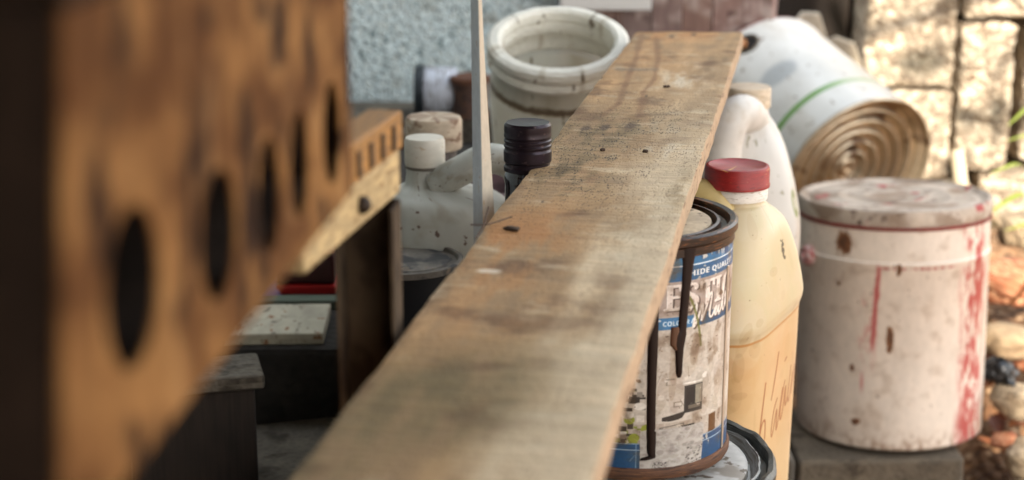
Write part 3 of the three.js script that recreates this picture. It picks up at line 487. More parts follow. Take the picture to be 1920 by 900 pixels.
{ // yellow jug with the red cap
  const yb = 0.3, t = thing('yellow_jug', 'translucent yellow plastic jug with red screw cap and brown handwriting', 'jug', [0.218, yb, -1.645], -0.46);
  const stain = (x, y, s) => fbm(x * s, y * s, 3, 4);
  const map = canvasTex(1024, 1024, (x, W, Hh) => {
    const r = mulberry(9), Y = (h) => (1 - h / 0.42) * Hh; // h = height above the base
    x.fillStyle = '#dab98a'; x.fillRect(0, 0, W, Hh); x.fillStyle = '#d9c8a2'; x.fillRect(0, 0, W, Y(0.272));
    for (let i = 0; i < 700; i++) { const up = r() < 0.5, yy = up ? r() * Y(0.28) : Y(0.27) + r() * (Hh - Y(0.27)); x.fillStyle = up ? `rgba(${['212,194,146', '222,212,184', '206,190,150'][i % 3]},0.10)` : `rgba(${['214,168,108', '226,196,140', '208,160,100'][i % 3]},0.10)`; x.beginPath(); x.ellipse(r() * W, yy, 14 + 60 * r(), 20 + 80 * r(), 0, 0, 7); x.fill(); }
    x.strokeStyle = 'rgba(196,132,66,0.75)'; x.lineWidth = 7; x.beginPath(); for (let i = 0; i <= 64; i++) { const q = i / 64; i ? x.lineTo(q * W, Y(0.2735 + 0.0006 * n3(i, 3))) : x.moveTo(0, Y(0.2735)); } x.stroke();
    for (let i = 0; i < 130; i++) { x.fillStyle = `rgba(150,116,66,${0.05 + 0.10 * r()})`; x.beginPath(); x.ellipse(r() * W, r() * Hh, 4 + 18 * r(), 10 + 60 * r() * r(), (r() - 0.5) * 0.6, 0, 7); x.fill(); }
    for (let i = 0; i < 60; i++) { x.strokeStyle = `rgba(236,226,196,${0.15 + 0.25 * r()})`; x.lineWidth = 1 + r(); const a = r() * W, b = r() * Hh; x.beginPath(); x.moveTo(a, b); x.lineTo(a + (r() - 0.5) * 70, b + (r() - 0.5) * 60); x.stroke(); }
    for (let i = 0; i < 260; i++) { x.fillStyle = `rgba(96,70,40,${0.25 + 0.4 * r()})`; x.beginPath(); x.arc(r() * W, r() * Hh, 0.6 + 1.8 * r() * r(), 0, 7); x.fill(); }
    for (let i = 0; i < 26; i++) { x.fillStyle = 'rgba(70,58,36,0.8)'; x.beginPath(); x.ellipse(W * (0.745 + 0.012 * r()), Y(0.345 + 0.02 * r() - 0.0), 1 + 4 * r(), 2 + 6 * r(), r() * 3, 0, 7); x.fill(); }
    // brown handwriting across the long side
    const X = (q) => (0.605 + q * 0.295) * W; x.strokeStyle = 'rgba(150,82,36,0.85)'; x.lineCap = 'round'; x.lineJoin = 'round'; x.lineWidth = 6;
    const stroke = (pts) => { x.beginPath(); x.moveTo(X(pts[0][0]), Y(pts[0][1])); for (let i = 1; i < pts.length - 1; i++) x.quadraticCurveTo(X(pts[i][0]), Y(pts[i][1]), (X(pts[i][0]) + X(pts[i + 1][0])) / 2, (Y(pts[i][1]) + Y(pts[i + 1][1])) / 2); x.lineTo(X(pts[pts.length - 1][0]), Y(pts[pts.length - 1][1])); x.stroke(); };
    const b = 0.165; // base line
    stroke([[0.24, b + 0.055], [0.2, b + 0.025], [0.17, b - 0.01], [0.2, b + 0.012], [0.26, b + 0.015], [0.27, b], [0.26, b - 0.012]]); stroke([[0.46, b + 0.077], [0.42, b + 0.052], [0.36, b + 0.03]]);
    stroke([[0.48, b + 0.024], [0.42, b + 0.018], [0.38, b - 0.012], [0.42, b - 0.016], [0.49, b + 0.02], [0.48, b - 0.016], [0.52, b - 0.006], [0.58, b + 0.03]]); stroke([[0.62, b + 0.036], [0.56, b + 0.016], [0.55, b - 0.006], [0.6, b - 0.004], [0.65, b + 0.038], [0.64, b + 0.002], [0.7, b + 0.012]]);
    stroke([[0.74, b + 0.046], [0.71, b + 0.022], [0.71, b + 0.004], [0.76, b + 0.01], [0.8, b + 0.044], [0.79, b + 0.012]]); stroke([[0.84, b + 0.042], [0.82, b + 0.012], [0.87, b + 0.044], [0.89, b + 0.052], [0.87, b + 0.01]]); stroke([[0.93, b + 0.046], [0.91, b + 0.01]]); stroke([[0.6, b + 0.06], [0.63, b + 0.062]]);
  });
  const m = phys(map, { roughness: 0.42, transmission: 0.32, thickness: 0, sheen: 0 });
  part('jug_body', loft([{ y: 0, a: 0.058, b: 0.09, n: 4 }, { y: 0.012, a: 0.064, b: 0.096, n: 4 }, { y: 0.12, a: 0.065, b: 0.098, n: 4.2 }, { y: 0.235, a: 0.066, b: 0.100, n: 4.4 }, { y: 0.266, a: 0.0665, b: 0.1005, n: 4.4 }, { y: 0.279, a: 0.0695, b: 0.1045, n: 4.2 }, { y: 0.292, a: 0.0685, b: 0.103, n: 3.8, cx: 0.002 }, { y: 0.332, a: 0.0625, b: 0.090, n: 3.2, cx: 0.005, cz: 0.004 }, { y: 0.369, a: 0.050, b: 0.066, n: 2.6, cx: 0.011, cz: 0.008 }, { y: 0.389, a: 0.034, b: 0.038, n: 2.1, cx: 0.015, cz: 0.011 }, { y: 0.395, a: 0.0285, b: 0.0285, cx: 0.016, cz: 0.011 }, { y: 0.411, a: 0.0285, b: 0.0285, cx: 0.016, cz: 0.011 }], 112, 8), m, t);
  part('handle', (() => { const g = tube([[0.020, 0.365, 0.034], [0.004, 0.392, 0.036], [-0.020, 0.402, 0.034], [-0.044, 0.388, 0.028], [-0.052, 0.35, 0.018], [-0.048, 0.31, 0.014]], 0.017, 60, 20); return g; })(), phys(stained(128, 128, [214, 190, 128], 0.12, [], 3), { roughness: 0.45, transmission: 0.35, thickness: 0 }), t);
  const white = std(stained(256, 64, [214, 208, 198], 0.1, [[[120, 96, 70], 5, 0.15, 0.2, 0.6]], 3), { roughness: 0.5 });
  part('neck_ring', lathe([[0.027, 0], [0.0312, 0.0005], [0.0315, 0.009], [0.030, 0.012], [0.027, 0.012]], 64), white, t, [0.016, 0.397, 0.011]);
  const capM = std(stained(512, 128, [138, 24, 22], 0.25, [[[176, 60, 52], 4, 0.2, 0.2, 0.5], [[96, 16, 14], 5, 0.1, 0.3, 0.6], [[205, 170, 90], 3, 0.30, 0.08, 0.8]], 5), { roughness: 0.45 });
  const cap = lathe([[0.0300, 0], [0.0332, 0.0005], [0.0334, 0.003], [0.0326, 0.0045], [0.0328, 0.018], [0.0315, 0.0212], [0.0290, 0.0218], [0.0275, 0.0206], [0, 0.0204]], 96); part('cap', cap, capM, t, [0.016, 0.4095, 0.011]);
  solo('concrete_block', boxUV(box(0.22, 0.29, 0.26, 0.008), 0.4), concrete, 'concrete block under the yellow jug', 'block', [0.25, 0.148, -1.69], -0.46);
}
{ // white jerrycan behind it
  const yb = 0.26, t = thing('white_jerrycan', 'white plastic jerrycan with beige cap and arched handle behind the red cap', 'jerrycan', [0.285, yb, -2.1]);
  const map = stained(512, 512, [206, 200, 192], 0.12, [[[176, 158, 136], 2, 0.05, 0.4, 0.5], [[112, 104, 70], 9, 0.33, 0.08, 0.7]], 8, (u, v, c) => { const e = Math.hypot((u - 0.655) / 0.012, (v - 0.73) / 0.035); return mix(c, [112, 122, 60], 0.8 * sst(0.45, 0.15, Math.abs(e - 0.85))); });
  const m = phys(map, { roughness: 0.45, transmission: 0.18, thickness: 0 });
  part('can_body', loft([{ y: 0, a: 0.066, b: 0.075, n: 4 }, { y: 0.015, a: 0.074, b: 0.082, n: 4 }, { y: 0.2, a: 0.085, b: 0.084, n: 3.6 }, { y: 0.285, a: 0.0895, b: 0.085, n: 3.2 }, { y: 0.335, a: 0.083, b: 0.08, n: 2.8 }, { y: 0.385, a: 0.067, b: 0.066, n: 2.5, cx: 0.003 }, { y: 0.415, a: 0.047, b: 0.048, n: 2.2, cx: 0.010 }, { y: 0.43, a: 0.029, b: 0.029, cx: 0.018 }, { y: 0.445, a: 0.026, b: 0.026, cx: 0.018 }], 96, 7), m, t);
  part('handle', tube([[0.022, 0.424, 0.012], [0.006, 0.440, 0.045], [-0.012, 0.436, 0.066], [-0.022, 0.40, 0.074], [-0.026, 0.34, 0.080], [-0.026, 0.28, 0.078]], 0.0245, 60, 20), m, t);
  part('cap', lathe([[0.026, 0], [0.0298, 0.001], [0.0300, 0.024], [0.0285, 0.027], [0, 0.0272]], 64), std(stained(256, 64, [190, 172, 148], 0.2, [[[140, 112, 84], 4, 0.1, 0.3, 0.6]], 6), { roughness: 0.6 }), t, [0.018, 0.440, 0]);
  solo('concrete_block', boxUV(box(0.17, 0.25, 0.2, 0.008), 0.4), darkConcrete, 'block with shade painted into its colour under the white jerrycan', 'block', [0.285, 0.128, -2.1]);  // concrete darkened to carry the shade next to the bucket
}
{ // tall bucket, pinkish white with red runs
  const R = 0.147, Hb = 0.372, t = thing('paint_bucket', 'pinkish white lidded metal bucket with red paint runs and rust spots', 'bucket', [0.604, 0.113, -2.485]); t.rotation.z = 0.018; t.rotation.x = -0.06;
  const off = (px) => 0.5 + (Math.asin(Math.max(-1, Math.min(1, (px - 1677) / 174))) * 180 / Math.PI - 13.6) / 360, vy = (py, px = 1640) => { const c = Math.sqrt(Math.max(0, 1 - ((px - 1677) / 174) ** 2)), a = 412 + 42 * c, b = 792 + 60 * c; return 1 - (py - a) / (b - a); }; // seen column and row to surface
  const runs = mulberry(3);
  const map = paint(896, 640, (u, v) => {
    const [a, b] = ring(u), f = fbm(a * 3, v * 4, b * 3, 4), g = fbm(a * 16, v * 20, b * 16, 4);
    let c = [216, 200, 184].map((k) => k * (1 + 0.08 * f + 0.06 * g));
    c = mix(c, [172, 148, 128], 0.5 * sst(0.05, 0.4, fbm(a * 5 + 9, v * 11, b * 5, 4)));
    c = mix(c, [120, 88, 66], 0.6 * sst(0.12, 0, v) * sst(-0.2, 0.3, g));
    // red runs at the right: smeared, streaky downwards
    const px = (u - off(1825)), k = fbm(u * 90, v * 9, 5, 4), k2 = fbm(u * 200, v * 26, 6, 3);
    c = mix(c, [158, 36, 34], 0.88 * sst(0.046, 0.010, Math.abs(px) - 0.004 * Math.sin(v * 20)) * sst(-0.06, 0.16, k + 0.6 * k2 + 0.04 + 0.25 * f));
    c = mix(c, [176, 96, 88], 0.55 * sst(0.05, 0.01, Math.abs(px)) * sst(-0.2, 0.2, k));
    // drip in the middle with a smear along the groove
    const dx = u - off(1655 - (v < 0.8 ? 8 * (0.8 - v) : 0) * 3), dm = sst(0.006, 0.001, Math.abs(dx) + 0.004 * k2) * sst(0.42, 0.5, v) * sst(0.84, 0.8, v);
    c = mix(c, [168, 52, 52], 0.75 * dm); c = mix(c, [190, 110, 102], 0.55 * sst(0.022, 0.004, Math.abs(u - off(1638))) * sst(0.3, 0.5, v) * sst(0.74, 0.6, v) * sst(-0.05, 0.25, k + k2)); c = mix(c, [172, 60, 60], 0.5 * sst(0.004, 0.001, Math.abs(u - off(1630))) * sst(0.24, 0.3, v) * sst(0.37, 0.3, v));
    c = mix(c, [150, 44, 44], 0.7 * sst(0.008, 0.002, Math.abs(v - 0.815 + 0.004 * k)) * sst(off(1650), off(1665), u) * sst(off(1800), off(1770), u) * sst(-0.2, 0.1, k2));
    // rust scabs
    for (const [x, y, rx, ry] of [[1592, 483, 17, 24], [1636, 432, 17, 12], [1678, 650, 8, 30], [1620, 800, 9, 7], [1612, 705, 5, 8], [1690, 530, 5, 12], [1585, 555, 4, 5]]) { const e = Math.hypot((u - off(x)) / (off(x + rx) - off(x)), (v - vy(y, x)) / (ry / 400)) + 0.7 * g + 0.4 * k2; c = mix(c, [112, 66, 34], 0.9 * sst(1.0, 0.75, e)); c = mix(c, [66, 42, 28], 0.6 * sst(0.6, 0.3, e + k2)); }
    return mix(c, [100, 72, 56], 0.7 * sst(0.34, 0.45, fbm(a * 22, v * 30, b * 22, 2)));
  });
  part('bucket_body', lathe([[0, 0], [R - 0.006, 0], [R - 0.002, 0.004], [R - 0.0015, 0.1], [R - 0.001, 0.288], [R + 0.0006, 0.290], [R + 0.0004, 0.293], [R - 0.0016, 0.295], [R - 0.001, 0.34], [R - 0.001, Hb - 0.022]], 160), phys(map, { roughness: 0.5, clearcoat: 0.15, clearcoatRoughness: 0.5 }), t);
  const lidMap = discMap(512, [176, 160, 144], 0.25, [[[122, 98, 78], 2, -0.05, 0.3, 0.7], [[150, 44, 44], 3, 0.26, 0.08, 0.8], [[70, 50, 40], 6, 0.24, 0.15, 0.7]], 11);
  part('lid', disc(lathe([[R - 0.001, Hb - 0.0235], [R + 0.0012, Hb - 0.022], [R + 0.0018, Hb - 0.006], [R, Hb], [R - 0.005, Hb + 0.0005], [R - 0.010, Hb - 0.005], [R - 0.017, Hb - 0.006], [R - 0.022, Hb - 0.002], [R - 0.03, Hb - 0.002], [0.094, Hb - 0.0035], [0.090, Hb - 0.0016], [0.084, Hb - 0.0016], [0.08, Hb - 0.0035], [0.055, Hb - 0.0035], [0.051, Hb - 0.0016], [0.046, Hb - 0.0016], [0.042, Hb - 0.003], [0, Hb - 0.003]], 160), R), std(lidMap, { roughness: 0.6, metalness: 0.1 }), t);
  part('lid_gap', lathe([[R - 0.002, Hb - 0.030], [R + 0.0012, Hb - 0.0295], [R + 0.0014, Hb - 0.0245], [R - 0.002, Hb - 0.024]], 160), std(stained(512, 64, [122, 38, 32], 0.5, [[[160, 96, 60], 5, 0.1, 0.2, 0.7], [[40, 20, 18], 6, 0.05, 0.2, 0.7]], 4), { roughness: 0.7 }), t);
  const ear = part('handle_ear', lathe([[0.016, 0], [0.0165, 0.006], [0.012, 0.011], [0.009, 0.008], [0.005, 0.008], [0.004, 0.016], [0, 0.017]], 32), std(stained(128, 64, [196, 170, 164], 0.2, [[[150, 30, 30], 2, 0.0, 0.12, 0.9]], 21), { roughness: 0.5 }), t, [-0.138, 0.288, 0.046]); ear.rotation.set(0, 0.32, Math.PI / 2);
  const e2 = part('handle_ear', ear.geometry, ear.material, t, [0.138, 0.288, -0.046]); e2.rotation.set(0, 0.32, -Math.PI / 2);
  const bb = solo('concrete_block', boxUV(warp(new RoundedBoxGeometry(0.255, 0.115, 0.22, 6, 0.008), 0.01, 20, 3), 0.4), std(concreteMap, { bumpMap: concreteBump, bumpScale: 0.004, color: new THREE.Color(0.5, 0.42, 0.34), roughness: 0.95 }), 'dirty brown block under the red streaked bucket', 'block', [0.563, 0.053, -2.44]);
}
{ // big tin lying on its side, base towards us
  const far = V(0.4875, 0.5228, -3.2120), near = V(0.6271, 0.4161, -2.9233), ax = near.clone().sub(far), L = ax.length(), R = 0.155;
  const t = thing('lying_tin', 'large white tin with green stripe lying on its side, ringed base towards us', 'tin', far.toArray()); t.quaternion.setFromUnitVectors(V(0, 1, 0), ax.normalize());
  const un = (deg) => ((deg + 180) / 360 + 1) % 1;
  const map = paint(1024, 512, (u, v) => {
    const [a, b] = ring(u), f = fbm(a * 3, v * 4, b * 3, 4); let c = [204, 201, 194].map((k) => k * (1 + 0.10 * f));
    c = mix(c, [176, 166, 152], 0.5 * sst(0.1, 0.4, fbm(a * 2 + 4, v * 2, b * 2, 3))); c = mix(c, [76, 128, 36], 0.92 * sst(0.021, 0.016, Math.abs(v - 0.775)) * sst(un(-142), un(-128), u + (u < 0.05 ? 1 : 0) * 0 + 0) ** 0 * (0.35 + 0.65 * sst(0.135, 0.06, Math.abs(u - un(-105)))));
    c = mix(c, [128, 52, 48], 0.85 * sst(0.022, 0.012, v)); c = mix(c, [146, 150, 152], 0.65 * sst(1, 0.6, Math.hypot((u - un(-116)) / 0.05, (v - 0.48) / 0.085) + 0.5 * f));
    c = mix(c, [96, 74, 54], 0.8 * sst(1, 0.6, Math.hypot((u - un(-128)) / 0.01, (v - 0.16) / 0.014))); c = mix(c, [120, 96, 70], 0.6 * sst(0.985, 1, v));
    return mix(c, [110, 92, 74], 0.6 * sst(0.30, 0.42, fbm(a * 14, v * 18, b * 14, 3)));
  });
  part('tin_shell', lathe([[0, 0], [R - 0.006, 0.002], [R + 0.002, 0], [R + 0.003, 0.006], [R, 0.010], [R, L * 0.5], [R, L - 0.006]], 160), phys(map, { roughness: 0.35, clearcoat: 0.2, clearcoatRoughness: 0.3 }), t);
  const prof = [[R, L - 0.006], [R + 0.003, L - 0.003], [R + 0.002, L + 0.001], [R - 0.002, L], [R - 0.004, L - 0.010], [R - 0.006, L - 0.016]]; // rolled seam, then the base pressed into rings
  for (let i = 0; i <= 120; i++) { const q = i / 120, r = (R - 0.008) * (1 - q); prof.push([r, L - 0.022 - 0.012 * q + 0.0075 * Math.cos(q * 2 * Math.PI * 6.5) * Math.min(1, r / 0.03)]); }
  const base = std(discMap(512, [188, 172, 148], 0.22, [[[116, 88, 62], 1.5, 0.0, 0.3, 0.65], [[74, 50, 34], 3, 0.2, 0.2, 0.7]], 17), { roughness: 0.34, metalness: 0.75 });
  part('ringed_base', disc(lathe(prof, 160, 0), R), base, t);
  const ph = -119.2 / 57.2958, hp = V(Math.sin(ph) * R, 0.042, Math.cos(ph) * R), bung = new THREE.Group(); bung.name = 'filler_hole'; bung.position.copy(hp); bung.quaternion.setFromUnitVectors(V(0, 1, 0), V(Math.sin(ph), 0, Math.cos(ph))); t.add(bung);
  part('collar', lathe([[0.024, -0.006], [0.0255, 0.001], [0.023, 0.003], [0.0205, 0.0015], [0.020, -0.004]], 40), hex(0x6d6152, { metalness: 0.4, roughness: 0.5 }), bung);
  part('painted_hole_shade', lathe([[0.0205, 0.0012], [0, 0.0013]], 40, 0), hex(0x1d1713, { roughness: 0.9 }), bung);  // flat disc; its dark colour stands for the shade inside the hole
  part('spout', lathe([[0.006, 0.001], [0.0085, 0.002], [0.0085, 0.012], [0.005, 0.014], [0, 0.014]], 24), std(stained(64, 64, [176, 112, 60], 0.4, [[[210, 200, 190], 3, 0.1, 0.2, 0.8]], 2), { roughness: 0.5, metalness: 0.3 }), bung, [-0.004, 0, 0.006]);
}
solo('broken_tile', (() => { const s = new THREE.Shape([[-0.06, -0.14], [0.07, -0.12], [0.012, 0.048], [-0.018, 0.05], [-0.045, 0.01]].map(([x, y]) => new THREE.Vector2(x, y))); return new THREE.ExtrudeGeometry(s, { depth: 0.02, bevelEnabled: true, bevelSize: 0.003, bevelThickness: 0.003, bevelSegments: 1 }); })(), std(concreteMap, { color: new THREE.Color(1.5, 1.42, 1.3) }), 'pale pointed broken tile rising behind the lying tin, the upper one', 'tile', [0.617, 0.596, -3.42], 0.1);
solo('broken_tile', (() => { const s = new THREE.Shape([[-0.06, -0.16], [0.1, -0.16], [0.030, 0.03], [-0.005, 0.042], [-0.055, 0.02]].map(([x, y]) => new THREE.Vector2(x, y))); return new THREE.ExtrudeGeometry(s, { depth: 0.02, bevelEnabled: true, bevelSize: 0.003, bevelThickness: 0.003, bevelSegments: 1 }); })(), std(concreteMap, { color: new THREE.Color(1.4, 1.3, 1.15) }), 'pale blunt broken tile behind the lying tin, nearer the block wall', 'tile', [0.674, 0.556, -3.40], -0.15);
solo('wooden_stake', (() => { const g = tube([[0, 0, 0.01], [-0.008, 0.06, 0], [-0.018, 0.125, -0.015]], 0.014, 20, 8); return warp(g, 0.004, 30, 2); })(), hex(0xb5a88f), 'short pale wooden stake leaning behind the streaked bucket', 'stake', [0.832, 0.33, -2.95]);

// ---------------------------------------------------------------- the wide-mouthed jar, bottles and clutter on the step
{
  const t = thing('open_jar', 'large dirty white plastic jar with wide open mouth', 'jar', [0.0624, 0.501, -2.3425]); t.rotation.x = 0.36; const H = 0.285, R = 0.0973;
  const off = R;
  const dirt = stained(512, 512, [216, 211, 197], 0.06, [[[158, 146, 116], 1.5, 0.0, 0.4, 0.5, 4], [[84, 66, 46], 8, 0.30, 0.1, 0.8, 4]], 19, (u, v, c) => { const g = fbm(u * 60, v * 40, 3, 3); c = mix(c, [92, 72, 50], 0.85 * sst(0.028, 0.008, Math.abs(v - 0.845) + 0.02 * g)); return mix(c, [206, 202, 192], 0.7 * sst(0.02, 0.005, Math.abs(v - 0.805) + 0.02 * g)); });
  const m = phys(dirt, { roughness: 0.6, transmission: 0.5, thickness: 0, side: THREE.DoubleSide });
  part('jar_body', lathe([[0, 0.001], [0.074, 0.001], [0.080, 0.006], [0.087, 0.08], [0.0925, 0.17], [0.0945, 0.205], [0.093, 0.222], [0.090, 0.232], [0.0885, 0.24], [0.0885, 0.262]], 120, 0.9), m, t);
  const rimM = std(stained(512, 128, [214, 210, 198], 0.12, [[[150, 134, 110], 4, 0.14, 0.25, 0.5, 12], [[74, 58, 42], 9, 0.30, 0.1, 0.7, 12]], 23), { roughness: 0.65, bumpMap: gray(256, 128, (u, v) => 0.5 + 0.5 * fbm(u * 60, v * 20, 2, 3)), bumpScale: 0.003 });
  part('rim', warp(lathe([[0.0885, 0.252], [0.0965, 0.253], [0.0985, 0.257], [0.0965, 0.262], [0.094, 0.264], [0.0965, 0.268], [0.0985, 0.274], [0.0975, 0.281], [0.092, H], [0.082, H + 0.001], [0.0775, H - 0.003], [0.0765, 0.272], [0.0785, 0.266], [0.0775, 0.258], [0.079, 0.25], [0.084, 0.244], [0.0875, 0.235], [0.088, 0.22]], 160), 0.0005, 40, 6), rimM, t);
}
{ // aluminium angle strip standing by the plank
  const N = 60, P = [], I = [], U = [], y0 = 0.477, y1 = 1.12; // two arms meeting in a ridge that faces us; twisted a little along its length
  for (let j = 0; j <= N; j++) {
    const q = j / N, y = y0 + (y1 - y0) * q, w = 0.0112 - 0.0092 * sst(0.30, 0.78, q), d = -Math.sqrt(0.0132 ** 2 - w * w), cx = -0.0200 - 0.0095 * q, lx = -0.0062 - 0.0022 * sst(0.78, 0.3, q), lz = -0.005;
    const sec = [[lx, lz, 0.95], [-0.0004, -0.0001, 0.55], [0.0003, -0.0001, 0.47], [w, d, 0.05], [w - 0.0004, d - 0.0016, 0.05], [0, -0.0022, 0.5], [lx, lz - 0.0016, 0.95]];
    for (const [x, z, u] of sec) { P.push(cx + x, y, -1.32 + z); U.push(u, q * 4); }
    if (j) for (let i = 0; i < 7; i++) { const b = (i + 1) % 7, A = (j - 1) * 7 + i, B = (j - 1) * 7 + b; I.push(A, B, A + 7, B, B + 7, A + 7); }
  }
  const g = new THREE.BufferGeometry(); g.setAttribute('position', new THREE.Float32BufferAttribute(P, 3)); g.setAttribute('uv', new THREE.Float32BufferAttribute(U, 2)); g.setIndex(I);
  const m = std(paint(128, 512, (u, v) => { const f = fbm(u * 8, v * 20, 2, 4); return (u < 0.5 ? [184, 174, 158] : [172, 180, 186]).map((k, i) => k * (1 + 0.10 * f) - (f > 0.34 ? [14, 24, 34][i] : 0)); }), { metalness: 0.25, roughness: 0.38, side: THREE.DoubleSide });  // beige right arm, blue grey left: reflected light put in the colour
  solo('metal_strip', creased(g, 0.4), m, 'thin upright aluminium angle strip left of the plank', 'metal strip');
}
{ // dark bottle
  const t = thing('wine_bottle', 'dark bottle with ridged purple black screw cap beside the plank', 'bottle', [0.0138, 0.476, -1.425]);
  const glass = new THREE.MeshPhysicalMaterial({ color: 0x1d1319, roughness: 0.12, clearcoat: 1, clearcoatRoughness: 0.08 });
  part('glass', lathe([[0, 0.002], [0.036, 0.002], [0.0395, 0.006], [0.0395, 0.16], [0.036, 0.195], [0.026, 0.225], [0.0205, 0.25], [0.0200, 0.283], [0.0206, 0.286], [0.0206, 0.292], [0.0195, 0.295], [0.0180, 0.30]], 72, 0.9), glass, t);
  const pr = [[0.0185, 0.296], [0.0212, 0.2965], [0.0212, 0.300], [0.0198, 0.3015], [0.0198, 0.3035], [0.0212, 0.305], [0.0213, 0.314]]; for (let i = 0; i < 3; i++) { const y = 0.316 + i * 0.0044; pr.push([0.0202, y], [0.0202, y + 0.001], [0.0212, y + 0.0022], [0.0212, y + 0.0034]); } pr.push([0.0207, 0.330], [0.0210, 0.333], [0.0208, 0.337], [0.0190, 0.3392], [0.0165, 0.3388], [0, 0.3385]);
  part('screw_cap', lathe(pr, 80, 0.5), std(stained(256, 128, [38, 27, 34], 0.4, [[[120, 100, 92], 3, 0.2, 0.2, 0.5]], 3), { metalness: 0.55, roughness: 0.3 }), t);
}
{ // white jug at the left with the white cap
  const t = thing('white_jug', 'dusty white plastic jug with white cap left of the metal strip', 'jug', [-0.068, 0.476, -1.76]);
  const map = stained(512, 512, [186, 186, 176], 0.12, [[[150, 140, 120], 2, 0.0, 0.4, 0.5], [[86, 62, 50], 8, 0.31, 0.06, 0.85]], 31);
  const m = phys(map, { roughness: 0.5, transmission: 0.2, thickness: 0 });
  part('jug_body', loft([{ y: 0, a: 0.075, b: 0.06, n: 4 }, { y: 0.012, a: 0.082, b: 0.066, n: 4 }, { y: 0.1, a: 0.084, b: 0.068, n: 3.4 }, { y: 0.148, a: 0.080, b: 0.066, n: 3, cx: 0.001 }, { y: 0.185, a: 0.066, b: 0.058, n: 2.6, cx: -0.006 }, { y: 0.198, a: 0.042, b: 0.042, n: 2.2, cx: -0.018 }, { y: 0.206, a: 0.022, b: 0.022, cx: -0.027 }, { y: 0.228, a: 0.0205, b: 0.0205, cx: -0.027 }], 88, 7), m, t);
  part('handle', tube([[-0.016, 0.205, 0.012], [0.012, 0.222, 0.02], [0.042, 0.236, 0.02], [0.070, 0.226, 0.016], [0.082, 0.18, 0.01], [0.080, 0.13, 0.008]], 0.0165, 50, 18), m, t);
  part('neck_band', lathe([[0.020, 0], [0.0218, 0.001], [0.0218, 0.003], [0.0205, 0.0045]], 48), hex(0x5d564c), t, [-0.027, 0.2215, 0]);
  part('cap', lathe([[0.0195, 0], [0.0215, 0.001], [0.0222, 0.004], [0.0222, 0.027], [0.0205, 0.031], [0.016, 0.0318], [0, 0.0318]], 64), std(stained(256, 64, [196, 190, 176], 0.06, [[[150, 120, 80], 3, 0.2, 0.25, 0.5]], 4), { roughness: 0.55 }), t, [-0.027, 0.2245, 0]);
}
{ // stained bottle behind it
  const t = thing('stained_bottle', 'grey bottle with wide stained beige cap, close to the blue wall', 'bottle', [-0.094, 0.476, -1.95]);
  part('bottle_body', lathe([[0, 0.001], [0.04, 0.001], [0.045, 0.006], [0.046, 0.12], [0.040, 0.16], [0.028, 0.178], [0.027, 0.205]], 56, 0.9), std(stained(256, 256, [92, 82, 78], 0.3, [[[50, 42, 38], 3, 0.0, 0.3, 0.7]], 13), { roughness: 0.6 }), t);
  part('cap', lathe([[0.030, 0], [0.0336, 0.001], [0.0342, 0.004], [0.0342, 0.034], [0.032, 0.0385], [0.027, 0.0393], [0, 0.0393]], 64), std(stained(512, 128, [176, 158, 136], 0.2, [[[104, 74, 54], 2, 0.0, 0.25, 0.8, 2], [[204, 194, 178], 4, 0.16, 0.2, 0.6]], 29), { roughness: 0.7 }), t, [0, 0.2025, 0]);
}
{ // purple basin
  const t = thing('purple_basin', 'dull purple plastic basin behind the white jug', 'basin', [-0.005, 0.476, -1.93]);
  part('basin_wall', lathe([[0, 0.001], [0.068, 0.001], [0.074, 0.006], [0.092, 0.158], [0.097, 0.160], [0.099, 0.166], [0.098, 0.172], [0.093, 0.174], [0.089, 0.168], [0.071, 0.012], [0, 0.010]], 96, 0.8), std(stained(256, 256, [112, 86, 90], 0.2, [[[74, 58, 60], 2, 0.0, 0.3, 0.6]], 15), { roughness: 0.6 }), t);
}
{ // black tin with dusty lid
  const t = thing('black_tin', 'black tin with dusty lid half hidden behind the stand leg', 'tin', [-0.112, 0.452, -1.655]); t.position.y = 0.476; const R = 0.0605, H = 0.150;
  const blk = new THREE.MeshPhysicalMaterial({ color: 0x0b0c10, roughness: 0.6, specularIntensity: 0.4 });
  part('tin_body', lathe([[0, 0], [R - 0.002, 0], [R - 0.002, H - 0.006]], 80), blk, t);
  part('lid', disc(lathe([[R - 0.003, H - 0.008], [R + 0.001, H - 0.007], [R + 0.001, H - 0.001], [R - 0.001, H], [R - 0.004, H - 0.0005], [R - 0.006, H - 0.004], [R - 0.012, H - 0.004], [R - 0.014, H - 0.002], [0, H - 0.002]], 96), R), std(discMap(256, [96, 90, 82], 0.4, [[[34, 34, 36], 2, -0.1, 0.3, 0.8], [[120, 104, 84], 3, 0.08, 0.2, 0.7]], 33), { roughness: 0.8 }), t);
}
{ // toppled white pot by the wall
  const t = thing('toppled_pot', 'small white pot with black lid lying on its side at the blue wall', 'pot', [-0.165, 0.562, -2.98]);
  const b = lathe([[0, 0], [0.042, 0], [0.044, 0.004], [0.043, 0.062], [0.040, 0.066], [0.037, 0.060], [0.0, 0.058]], 56); b.rotateZ(-Math.PI / 2);
  part('pot_body', b, std(stained(256, 128, [182, 186, 196], 0.12, [[[92, 82, 78], 2, 0.08, 0.1, 0.7, 0.4]], 35), { roughness: 0.5 }), t);
  const l = lathe([[0, -0.012], [0.043, -0.012], [0.0465, -0.009], [0.0465, 0.004], [0.044, 0.006]], 56); l.rotateZ(-Math.PI / 2); part('lid', l, hex(0x182026, { roughness: 0.5 }), t);
  solo('stone_slab', boxUV(box(0.24, 0.044, 0.12, 0.006), 0.3), darkConcrete, 'dark flat stone under the toppled white pot', 'slab', [-0.11, 0.4978, -2.98]);
}
